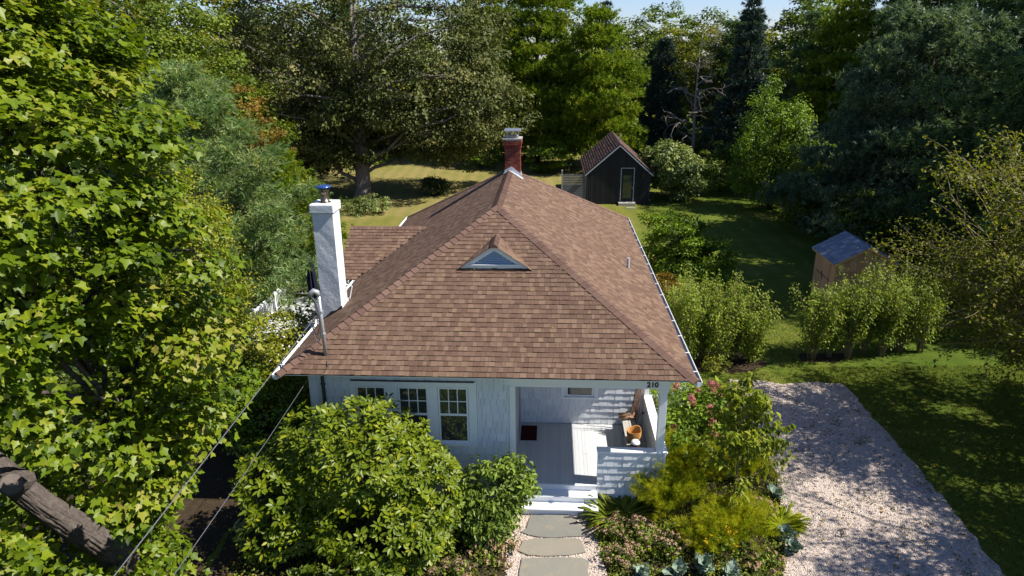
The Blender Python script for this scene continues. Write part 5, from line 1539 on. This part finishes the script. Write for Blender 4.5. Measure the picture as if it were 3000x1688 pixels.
# ---- sparse brown leaved tree at the right edge
rr = np.random.default_rng(303)
RTL = np.array([16.1, 17.6, 0])
rt = thing("cherry_tree", "sparse brown and yellow leaved tree with pale arching twigs at the right edge", "tree", tuple(RTL))
tb, tips = MB(), []
tb.tube([(0, 0, 0), (.05, 0, 1.2), (0, .05, 2.4), (.1, 0, 4.2), (0, 0, 6.5)], [.2, .17, .14, .10, .04], 12, ridge=.05, rng=rr)
for i in range(72):
    z = rr.uniform(.7, 6.3)
    a = rr.uniform(0, 6.28) if i % 3 == 0 else rr.normal(PI * 1.03, .75)
    skel(rr, (0, 0, z), (math.cos(a), math.sin(a), .6), rr.uniform(2.8, 4.7) * (1.12 - z / 16), .034, 2, tb, tips, .55, .05, 3, .62, .16, .16, 5)
tb.build("trunk", B_stem, rt, smooth=True)
pos, nv, d, v = tip_leaves(rr, tips, 7, .12, .9)
k = pos[:, 2] > .25
finish(rt, rr, tmpl_diamond(.26, .1), pos[k], nv[k], d[k], .115 * rr.uniform(.7, 1.25, k.sum()), v[k], L_autumn, "crown", 150, "leaf")
# trees just outside the right edge; their shade falls over the drive and the grass
copy_tree(rt, "sparse leaved tree shading the lower end of the driveway, outside the right edge", (15.6, 12.2, 0), 1.7, 1.05)
copy_tree(pd, "dark pine shading the grass beside the driveway, outside the right edge", (25.5, 17.5, 0), 1.1, .62)

tree("shade_tree", "leafy tree shading the middle of the driveway, outside the right edge", (18.9, 14.6, 0), [(0, 0, 0), (0, 0, 3), (0, 0, 6.5)], [.22, .18, .08],
     [((0, 0, 7.6), (3.0, 3.2, 2.6)), ((-.6, 1.6, 5.2), (2.4, 2.6, 2.0))], 92, 60, .5, T_DIA, .17, L_green, B_grey, 72, inner=.3)
tree("shade_tree", "leafy tree shading the lower end of the driveway, outside the right edge", (17.5, 10.2, 0), [(0, 0, 0), (0, 0, 3), (0, 0, 6)], [.22, .18, .08],
     [((0, 0, 6.6), (3.2, 3.0, 2.6)), ((-.6, -.6, 4.6), (2.6, 2.4, 1.9))], 120, 60, .52, T_DIA, .17, L_green, B_grey, 73, inner=.3)

tree("shade_tree", "leafy tree shading the grass at the right, outside the right edge", (20.6, 18.2, 0), [(0, 0, 0), (0, 0, 3), (0, 0, 6.5)], [.22, .18, .08],
     [((0, 0, 7.4), (3.4, 3.0, 2.8)), ((-.6, -3.4, 5.2), (2.6, 2.4, 2.2))], 170, 60, .6, T_DIA, .17, L_green, B_grey, 74, inner=.3)
# ---- rhododendron in front of the windows: whorls of stiff leaves
def whorls(name, label, loc, lobes, n, T, size, mat, bark, seed, nl=7, singles=0, tilt=.3, wr=.03, kind="leaves", cat="shrub", nst=26):
    rg = np.random.default_rng(seed)
    root = thing(name, label, cat, loc)
    Ps, Os = [], []
    w = np.array([r[0] * r[2] for c, r in lobes]); w = w / w.sum()
    for (c, r), q in zip(lobes, w):
        P, O = ellip(rg, int(n * q), c, r, .74, .12); Ps.append(P); Os.append(O)
    P, O = np.concatenate(Ps), np.concatenate(Os)
    k = P[:, 2] > .12; P, O = P[k], O[k]
    N = len(P)
    nn = nrm(O * .8 + np.array([0, -.1, .75]) + rg.normal(size=(N, 3)) * .3)
    a = nrm(np.cross(nn, rg.normal(size=(N, 3)))); b = np.cross(nn, a)
    pos, nv, d, v = [], [], [], []
    cv = rg.uniform(0, 1, N)
    for j in range(nl):
        th = 2 * PI * j / nl + rg.uniform(-.35, .35, N)
        rad = a * np.cos(th)[:, None] + b * np.sin(th)[:, None]
        t = (tilt + rg.uniform(-.35, .35, N))[:, None]
        d.append(rad * np.cos(t) + nn * np.sin(t)); nv.append(nn * np.cos(t) - rad * np.sin(t)); pos.append(P + rad * wr + rg.normal(size=(N, 3)) * .012)
        vv = .1 + .35 * cv + rg.uniform(0, .35, N)
        vv = np.where(rg.uniform(0, 1, N) < .045, rg.uniform(.86, 1, N), vv)
        v.append(vv)
    pos, nv, d, v = map(np.concatenate, (pos, nv, d, v))
    mb = MB()
    for t in P[rg.choice(N, nst, replace=False)]:
        mb.tube(crooked(rg, (rg.uniform(-.25, .25), rg.uniform(-.2, .2), 0), t, 6, .5), list(np.linspace(.035, .008, 6)), 5)
    mb.build("stems", bark, root, smooth=True)
    return finish(root, rg, T, pos, nv, d, size * rg.uniform(.7, 1.2, len(pos)), v, mat, kind, singles)
RH_ = np.array([-3.5, 13.2, 0])
whorls("rhododendron", "big rounded rhododendron with glossy leaf whorls and a few yellow leaves under the front windows", tuple(RH_),
       [((-.15, .15, 2.15), (1.6, 1.2, 1.36)), ((-1.75, -.1, 1.75), (1.0, 1.0, .85)), ((1.2, .1, 1.5), (1.15, 1.1, 1.25)), ((.5, -.6, .95), (1.6, 1.0, .95)), ((-.95, .2, 2.25), (1.05, 1.0, 1.0)), ((-1.75, -.3, .75), (.95, .8, .62)), ((.6, .1, 2.15), (1.0, .9, .95))],
       2700, tmpl_oval(.2, .05, -.06), .158, L_rhodo, B_dark, 401, 7, 300)
tree("viburnum_shrub", "leafy mid green shrub left of the porch steps", (-.40, 13.75, 0), [(0, 0, 0), (0, 0, .5), (0, 0, 1)], [.03, .025, .015],
     [((0, 0, 1.0), (.78, .7, .95)), ((-.35, -.45, .6), (.6, .55, .6)), ((.42, .12, 1.15), (.42, .4, .65))], 150, 24, .24, T_DROOP, .135, L_dog, B_stem, 402, cat="shrub", singles=200, kind_leaf="leaves", up=.7, droop=.4, nlimb=20, limb_r=.014, lobe=.25, inner=.5)

# ---- the bed right of the path
tree("hydrangea", "pink flowered hydrangea against the right side of the porch", (5.3, 17.2, 0), [(0, 0, 0), (0, 0, .5), (0, 0, 1)], [.03, .025, .015],
     [((0, 0, 1.0), (1.05, 1.25, .95)), ((-.5, -.9, .8), (.7, .7, .7))], 170, 34, .28, T_OVAL, .13, L_green, B_stem, 403, cat="shrub", kind_leaf="leaves", nlimb=18, limb_r=.012)
hyd = bpy.data.objects["hydrangea"]
hr = np.random.default_rng(404)
fp, fo = ellip(hr, 90, (0, -.2, 1.0), (1.1, 1.3, 1.0), .95, .05)
k = (fo[:, 2] > .05) & (fo[:, 1] < .5); fp = fp[k][:34]
nfl = 70
a = rnd_unit(hr, nfl); flo = cloud("flower_head", T_DIA, a * np.array([.085, .085, .12]), a, rnd_unit(hr, nfl), .055 * np.ones(nfl), hr.uniform(0, 1, nfl), L_pink, hyd, "thing")
del flo["kind"]
flo.location = fp[0]
for p in fp[1:]:
    o = flo.copy(); COL.objects.link(o); o.parent = hyd; o.location = p; s = hr.uniform(.7, 1.25); o.scale = (s, s, s); o.rotation_euler = (hr.uniform(-.4, .4), hr.uniform(-.4, .4), hr.uniform(0, 6))
    o.color = (float(hr.uniform(-.25, .25)), 0, 0, 1)
sg = np.random.default_rng(405)
sap = thing("dogwood_sapling", "young dogwood with drooping bronze green leaves in the bed by the driveway", "tree", (5.45, 14.35, 0))
sm, tips = MB(), []
sm.tube([(0, 0, 0), (.03, 0, 1.0), (-.02, 0, 2.2), (.0, 0, 3.3)], [.032, .028, .018, .006], 7)
for i in range(26):
    z = .8 + 2.5 * i / 25; a = i * 2.4
    skel(sg, (0, 0, z), (math.cos(a), math.sin(a), .35), .95 * (1.1 - (z - .8) / 4.2), .012, 1, sm, tips, .5, .1, 2, .55, .1, .15, 4)
sm.build("stems", B_stem, sap, smooth=True)
pos, nv, d, v = tip_leaves(sg, tips, 5, .06, 1.5)
finish(sap, sg, T_DROOP, pos, nv, d, .155 * sg.uniform(.7, 1.2, len(pos)), v, L_bronze, "leaves", 200, "leaf")

L_feathg = leafmat("feathery_green", [(0.0669, 0.1095, 0.0048), (0.1695, 0.2283, 0.0077), (0.3285, 0.33, 0.0111), (0.33, 0.33, 0.0131)], .42, .5, .2)
def feather(label, loc, r, h, seed, n=900, mat=None, name="amsonia", size=.17):
    rg = np.random.default_rng(seed)
    root = thing(name, label, "perennial", loc)
    ns = 64
    th = rg.uniform(0, 6.28, ns); q = np.sqrt(rg.uniform(0, 1, ns)); hh = h * rg.uniform(.62, 1.12, ns) * np.sqrt(np.clip(1.05 - q * q * .7, .1, 1))
    tip = np.column_stack([np.cos(th) * q * r * 1.08, np.sin(th) * q * r * 1.08, hh])
    k = rg.integers(0, ns, n); t = (rg.uniform(.1, 1, n) ** .55)[:, None]
    P = tip[k] * np.array([1, 1, 0]) * (.3 * t + .7 * t * t) + tip[k] * np.array([0, 0, 1]) * (1.25 * t - .25 * t * t) + rg.normal(size=(n, 3)) * .045
    P[:, 2] = np.maximum(P[:, 2], .03)
    d = nrm(tip[k] / r * np.array([.8, .8, .5]) + rg.normal(size=(n, 3)) * .32 + np.array([0, 0, .35]))
    v = np.clip(rg.uniform(0, .65, ns)[k] + rg.uniform(0, .4, n) + .12 * t[:, 0], 0, 1)
    cloud("foliage", T_FEATH, P, rnd_unit(rg, n), d, size * rg.uniform(.6, 1.2, n), v, mat or L_feath, root, "stuff")
    mb = MB()
    for i in range(34):
        k = rg.integers(n); mb.tube([(P[k, 0] * .25, P[k, 1] * .25, 0), tuple(P[k] * .6), tuple(P[k])], [.006, .005, .003], 4)
    mb.build("stems", B_stem, root)
    return root
feather("feathery yellow green amsonia mound against the porch corner behind the half wall", (4.45, 15.75, 0), .80, 1.25, 411, 2000)
feather("feathery amsonia mound leaning over the driveway edge", (6.30, 15.75, 0), .88, 1.15, 412, 2000)
feather("large dark green feathery amsonia mound in front of the porch half wall", (3.75, 14.0, 0), .92, 1.4, 413, 2600, L_feathg)
feather("golden feathery amsonia mound at the foot of the young dogwood", (5.20, 13.25, 0), 1.0, 1.05, 414, 2600)
feather("feathery amsonia mound between the two largest mounds, nearest the path end", (4.35, 12.95, 0), .7, .85, 415, 1100, L_feathg)
feather("feathery amsonia mound behind the young dogwood", (5.35, 15.6, 0), .75, 1.1, 417, 1100, L_feathg)
feather("soft dark green feathery clump behind the hydrangea by the driveway top", (6.55, 18.5, 0), .85, 1.05, 416, 1300, L_green, "feathery_perennial")
tree("silvery_shrub", "small grey green shrub below the right end of the eave", (4.45, 19.0, 0), [(0, 0, 0), (0, 0, .5), (0, 0, 1)], [.03, .025, .015],
     [((0, 0, .9), (.9, .9, .9))], 60, 60, .25, T_DIA, .07, L_kale, B_stem, 418, cat="shrub", kind_leaf="leaves")
def straps(label, loc, n, size, seed, mat, name="daylily", lean=.6, singles=0):
    rg = np.random.default_rng(seed)
    root = thing(name, label, "perennial", loc)
    th = rg.uniform(0, 6.28, n); q = rg.uniform(0, 1, n) ** .6
    P = np.column_stack([np.cos(th) * q * .22, np.sin(th) * q * .22, np.full(n, .01)])
    t2 = th + rg.normal(size=n) * .4
    d = np.column_stack([np.cos(t2), np.sin(t2), np.zeros(n)])
    nv = nrm(np.array([0, 0, 1]) + d * (.5 - lean * q)[:, None] + rg.normal(size=(n, 3)) * .12)
    cloud("leaves", T_STRAP, P, nv, d, size * rg.uniform(.6, 1.2, n), np.clip(rg.uniform(0, .6, n) + (rg.uniform(0, 1, n) < .15) * .5, 0, 1), mat, root, "stuff")
    return root
straps("clump of arching daylily leaves, partly yellow, beside the porch steps", (2.55, 14.0, 0), 330, .95, 421, L_strap)
straps("smaller clump of daylily leaves against the porch half wall", (3.05, 14.2, 0), 200, .8, 422, L_strap)
straps("tuft of fine ornamental grass spilling over the driveway edge", (6.45, 13.75, 0), 260, .6, 423, L_feath, "ornamental_grass")
straps("tuft of yellowing grass leaves between the stonecrops", (3.35, 13.1, 0), 130, .55, 424, L_strap, "ornamental_grass")

def stonecrop(label, loc, r, h, nh, seed, mat=None):
    rg = np.random.default_rng(seed)
    root = thing("stonecrop", label, "perennial", loc)
    mb = MB(); pts = []
    for i in range(nh):
        a = rg.uniform(0, 6.28); q = math.sqrt(rg.uniform(0, 1)) * r
        p = (q * math.cos(a), q * math.sin(a), h * rg.uniform(.7, 1.1) * (1 - .35 * q / r))
        pts.append(p); mb.tube([(p[0] * .3, p[1] * .3, 0), (p[0] * .75, p[1] * .75, p[2] * .6), p], [.006, .005, .004], 4)
    mb.build("stems", B_stem, root)
    n = nh * 9
    k = rg.integers(0, nh, n); t = rg.uniform(.15, .95, n)
    PP = np.array(pts)[k] * t[:, None] + rg.normal(size=(n, 3)) * .05; PP[:, 2] = np.abs(PP[:, 2])
    cloud("leaves", T_OVAL, PP, nrm(rg.normal(size=(n, 3)) * .5 + [0, 0, 1]), rnd_unit(rg, n), .085 * rg.uniform(.7, 1.3, n), rg.uniform(0, .75, n), mat or L_ground, root, "stuff")
    hm = None
    for p in pts:
        if hm is None:
            m = 26; u = rnd_unit(rg, m); u[:, 2] = np.abs(u[:, 2]) * .5
            hm = cloud("flower_head", T_DIA, u * .06, nrm(u + [0, 0, .4]), rnd_unit(rg, m), .042 * np.ones(m), rg.uniform(0, 1, m), L_sedum, root, None)
            o = hm
        else:
            o = hm.copy(); COL.objects.link(o); o.parent = root
        o.location = p; s = rg.uniform(.7, 1.3); o.scale = (s, s, s)
        o.color = (float(rg.uniform(-.3, .3)), 0, 0, 1)
    return root
stonecrop("stonecrop with faded brown flower heads nearest the porch steps", (2.35, 13.35, 0), .42, .60, 22, 431)
stonecrop("largest stonecrop with many faded flower heads in the front bed", (2.95, 12.95, 0), .55, .68, 34, 432)
stonecrop("stonecrop with faded heads at the right edge of the stone path", (2.35, 12.45, 0), .38, .5, 18, 433)
stonecrop("stonecrop with brown heads in front of the big amsonia mound", (3.55, 12.65, 0), .45, .6, 22, 434)
stonecrop("stonecrop with brown heads by the driveway under the amsonia", (5.95, 13.95, 0), .40, .55, 20, 435)
stonecrop("low stonecrop with pale heads left of the stone path", (-.65, 12.6, 0), .55, .32, 22, 436)
stonecrop("low stonecrop patch below the leafy shrub left of the path", (-.25, 13.05, 0), .4, .26, 14, 437)
stonecrop("brownish stonecrop at the bottom edge between rhododendron and path", (-1.35, 12.2, 0), .5, .34, 18, 438)
stonecrop("brownish low plant at the right corner of the front bed", (5.55, 12.35, 0), .5, .34, 18, 439)

# broad wavy glaucous leaves, each a part of its plant
def broad_tmpl(w=.34, wave=.10, n=7):
    V = []; F = []
    for i in range(n):
        t = i / (n - 1)
        ww = w * math.sin(PI * min(1, (t * .92 + .08)) ** .75) + .01
        z = .22 * math.sin(t * 2.4)
        V += [(-ww, t, z + .12 * ww + wave * math.sin(i * 2.3)), (0, t, z - .02), (ww, t, z + .12 * ww + wave * math.sin(i * 2.3 + 1.4))]
    for i in range(n - 1):
        a = 3 * i
        F += [(a, a + 1, a + 4, a + 3), (a + 1, a + 2, a + 5, a + 4)]
    return np.array(V, float), F
T_BROAD, T_HOSTA = broad_tmpl(), broad_tmpl(.36, .015)
def rosette(name, label, loc, n, size, seed, mat, T, lift=.55, cat="perennial"):
    rg = np.random.default_rng(seed)
    root = thing(name, label, cat, loc)
    th = np.arange(n) * 2.4 + rg.uniform(-.3, .3, n); q = np.arange(n) / n
    el = lift + .6 * (1 - q) + rg.uniform(-.15, .15, n)
    d = np.column_stack([np.cos(th) * np.cos(el), np.sin(th) * np.cos(el), np.sin(el)])
    nv = np.column_stack([-np.cos(th) * np.sin(el), -np.sin(th) * np.sin(el), np.cos(el)]) + rg.normal(size=(n, 3)) * .15
    P = np.column_stack([np.cos(th) * .04, np.sin(th) * .04, np.full(n, .03)])
    single_leaves("leaf", T, P, nrm(nv), d, size * rg.uniform(.6, 1.15, n), np.clip(rg.uniform(.1, .9, n), 0, 1), mat, root)
    MB().tube([(0, 0, 0), (0, 0, .08)], [.03, .025], 6).build("stem", B_stem, root)
    return root
for x, y, s, lab in [(3.55, 12.05, .40, "leftmost blue grey sea kale at the bottom edge of the front bed"), (4.15, 12.15, .46, "largest blue grey sea kale at the bottom edge of the front bed"), (4.70, 11.95, .38, "blue grey sea kale at the bottom edge nearest the driveway corner"), (2.75, 11.95, .42, "small blue grey sea kale beside the last flagstone"),
                     (6.35, 13.2, .34, "blue grey sea kale at the driveway edge beside the grass tuft"), (6.35, 12.75, .32, "lowest blue grey sea kale along the driveway edge"), (6.72, 14.75, .32, "blue grey sea kale alone at the driveway edge under the leaning amsonia")]:
    rosette("sea_kale", lab, (x, y, 0), 13, s, int(x * 100), L_kale, T_BROAD, .5)
for x, y, s, lab in [(-4.6, 11.9, .42, "leftmost dark hosta below the rhododendron"), (-3.9, 11.75, .46, "middle dark hosta below the rhododendron"), (-3.2, 11.8, .42, "right hand dark hosta below the rhododendron")]:
    rosette("hosta", lab, (x, y, 0), 20, s, int(-x * 100), L_oak, T_HOSTA, .35)
yf = thing("marigold_plant", "small yellow flowered plant among the feathery mounds", "flower", (4.75, 12.65, 0))
yr = np.random.default_rng(9)
cloud("leaves", T_DIA, yr.normal(size=(120, 3)) * [.18, .18, .12] + [0, 0, .4], nrm(yr.normal(size=(120, 3)) + [0, 0, 1]), rnd_unit(yr, 120), .09 * np.ones(120), yr.uniform(0, .6, 120), L_green, yf, "stuff")
for i in range(9):
    o = cloud("flower_head", T_DIA, yr.normal(size=(12, 3)) * .025, nrm(yr.normal(size=(12, 3)) + [0, -.3, 1]), rnd_unit(yr, 12), .06 * np.ones(12), yr.uniform(0, 1, 12), L_yflow, yf, None)
    o.location = (yr.normal() * .22, yr.normal() * .22, .5 + yr.uniform(0, .2))
wst = MB(); wst.tube([(0, 0, 0), (0, 0, .45)], [.012, .006], 5); wst.build("stem", B_stem, yf)

# ---- flowering climber over the deck railing
cl = tree("flowering_shrub", "white flowered shrub sprawling over the deck railing", (-8.2, 22.2, 0), [(0, 0, 0), (0, 0, .6), (0, 0, 1.2)], [.05, .04, .02],
     [((0, .6, 1.15), (1.35, 1.5, 1.0)), ((.5, -1.5, 1.1), (1.35, 1.6, 1.05)), ((1.5, -3.2, 1.05), (1.1, 1.5, 1.1))], 300, 46, .36, T_DIA, .115, L_yellow, B_dark, 441, cat="shrub", kind_leaf="leaves", up=.5, jit=.6)
cr_ = np.random.default_rng(442)
fp, fo = ellip(cr_, 560, (-.35, -.2, 1.15), (1.6, 2.4, 1.15), .95, .1)
cloud("flowers", T_DIA, fp, nrm(fo + [0, 0, .5]), rnd_unit(cr_, len(fp)), .10 * cr_.uniform(.6, 1.3, len(fp)), cr_.uniform(0, 1, len(fp)), L_white, cl, "stuff")
tree("side_shrub", "dark green shrub in the shade between the maple and the cottage wall", (-7.1, 17.2, 0), [(0, 0, 0), (0, 0, .6), (0, 0, 1.2)], [.05, .04, .02],
     [((0, 0, 1.0), (1.2, 1.3, 1.0)), ((-.9, 1.2, 1.3), (1.1, 1.2, 1.2))], 130, 50, .4, T_DIA, .11, L_green, B_dark, 443, cat="shrub", kind_leaf="leaves")

# ---- ground cover, grass blades and fallen leaves
gr = np.random.default_rng(500)
def scatter(n, x0, x1, y0, y1): return np.column_stack([gr.uniform(x0, x1, n), gr.uniform(y0, y1, n)])
S_ = np.concatenate([scatter(700, -6.3, -.3, 10.6, 14.6), scatter(1200, 2.0, 6.2, 10.6, 14.2), scatter(900, 4.2, 7.2, 14, 20)])
BR = [(2.0, 10.2), (5.2, 10.2), (6.0, 12.4), (6.6, 13.9), (7.3, 15.8), (7.5, 18), (7.4, 20.4), (6.2, 20.6), (4.4, 18), (3.9, 15), (1.95, 14.6), (1.85, 13)]
k = inside(S_, BR) | (S_[:, 0] < -.25)
S_ = S_[k]
cl_n = 11
P = np.repeat(S_, cl_n, 0); n = len(P)
P = np.column_stack([P + gr.normal(size=(n, 2)) * .07, np.abs(gr.normal(size=n)) * .07 + .02])
cloud("ground_cover", T_DIA, P, nrm(gr.normal(size=(n, 3)) * .5 + [0, 0, 1]), rnd_unit(gr, n), gr.uniform(.03, .08, n), np.clip(np.repeat(gr.uniform(0, .8, len(S_)), cl_n) + gr.uniform(-.2, .3, n), 0, 1), L_ground, None, "stuff")
L_grass = leafmat("grass_blade", [(0.0351, 0.0488, 0.0046), (0.0928, 0.1103, 0.0117), (0.2106, 0.189, 0.0293)], .3, .6, .25)
G = np.concatenate([scatter(52000, 10.3, 19, 9, 24.5), scatter(26000, 6.5, 18, 20.6, 30)])
k = ~inside(G + gr.normal(size=G.shape) * .10, DRIVE)
k &= ~((G[:, 0] < 9.6) & (G[:, 1] > 21.9) & (G[:, 1] < 23.9) & (G[:, 0] > 5)) & ~((G[:, 1] > 22.3) & (G[:, 1] < 24.2) & (G[:, 0] > 10.5)) & ~inside(G, BR)
G = G[k]; n = len(G)
TB = (np.array([(-.10, 0, 0), (.10, 0, 0), (0, 1, .25)], float), [(0, 1, 2)])
d = nrm(gr.normal(size=(n, 3)) * [.6, .6, .2] + [0, 0, .9])
cloud("grass", TB, np.column_stack([G, np.zeros(n)]), nrm(np.cross(d, rnd_unit(gr, n))), d, gr.uniform(.04, .11, n), gr.uniform(0, 1, n), L_grass, None, "stuff")
wsp = scatter(26, 7.0, 11, 11, 21)
wp = np.repeat(wsp, 40, 0); n = len(wp); rad = np.repeat(gr.uniform(.04, .13, 26), 40)
wd = nrm(gr.normal(size=(n, 3)) * [1, 1, .3] + [0, 0, .7])
cloud("weeds", TB, np.column_stack([wp + gr.normal(size=(n, 2)) * rad[:, None], np.full(n, .01)]), nrm(np.cross(wd, rnd_unit(gr, n))), wd, gr.uniform(.04, .10, n), gr.uniform(0, .6, n), L_grass, None, "stuff")
F_ = np.concatenate([scatter(700, 7.2, 11.4, 10, 21), scatter(500, 10.6, 16, 10, 22), scatter(500, -6.5, 0, 10.4, 13), scatter(500, -8, -5, 9, 19)])
n = len(F_)
rl_ = [hl(x, y, EZ + K * y + .045) for x, y in [(4.4, 2.75), (4.7, 2.6), (5.1, 2.65), (5.6, 2.6), (3.6, 1.9), (6.4, 1.2), (2.9, .7), (7.3, 1.6), (4.2, 1.0), (5.9, 2.2), (8.3, .5), (2.2, .35)]]
cloud("roof_litter", T_OVAL, np.array([tuple(p) for p in rl_]), np.tile([0, -.5, .85], (len(rl_), 1)) + gr.normal(size=(len(rl_), 3)) * .1, rnd_unit(gr, len(rl_)), gr.uniform(.04, .07, len(rl_)), gr.uniform(.3, 1, len(rl_)), L_yellow, None, "stuff")
cloud("fallen_leaves", T_OVAL, np.column_stack([F_, gr.uniform(.025, .06, n)]), nrm(gr.normal(size=(n, 3)) * .35 + [0, 0, 1]), rnd_unit(gr, n), gr.uniform(.05, .1, n), gr.uniform(0, 1, n), L_rust, None, "stuff")
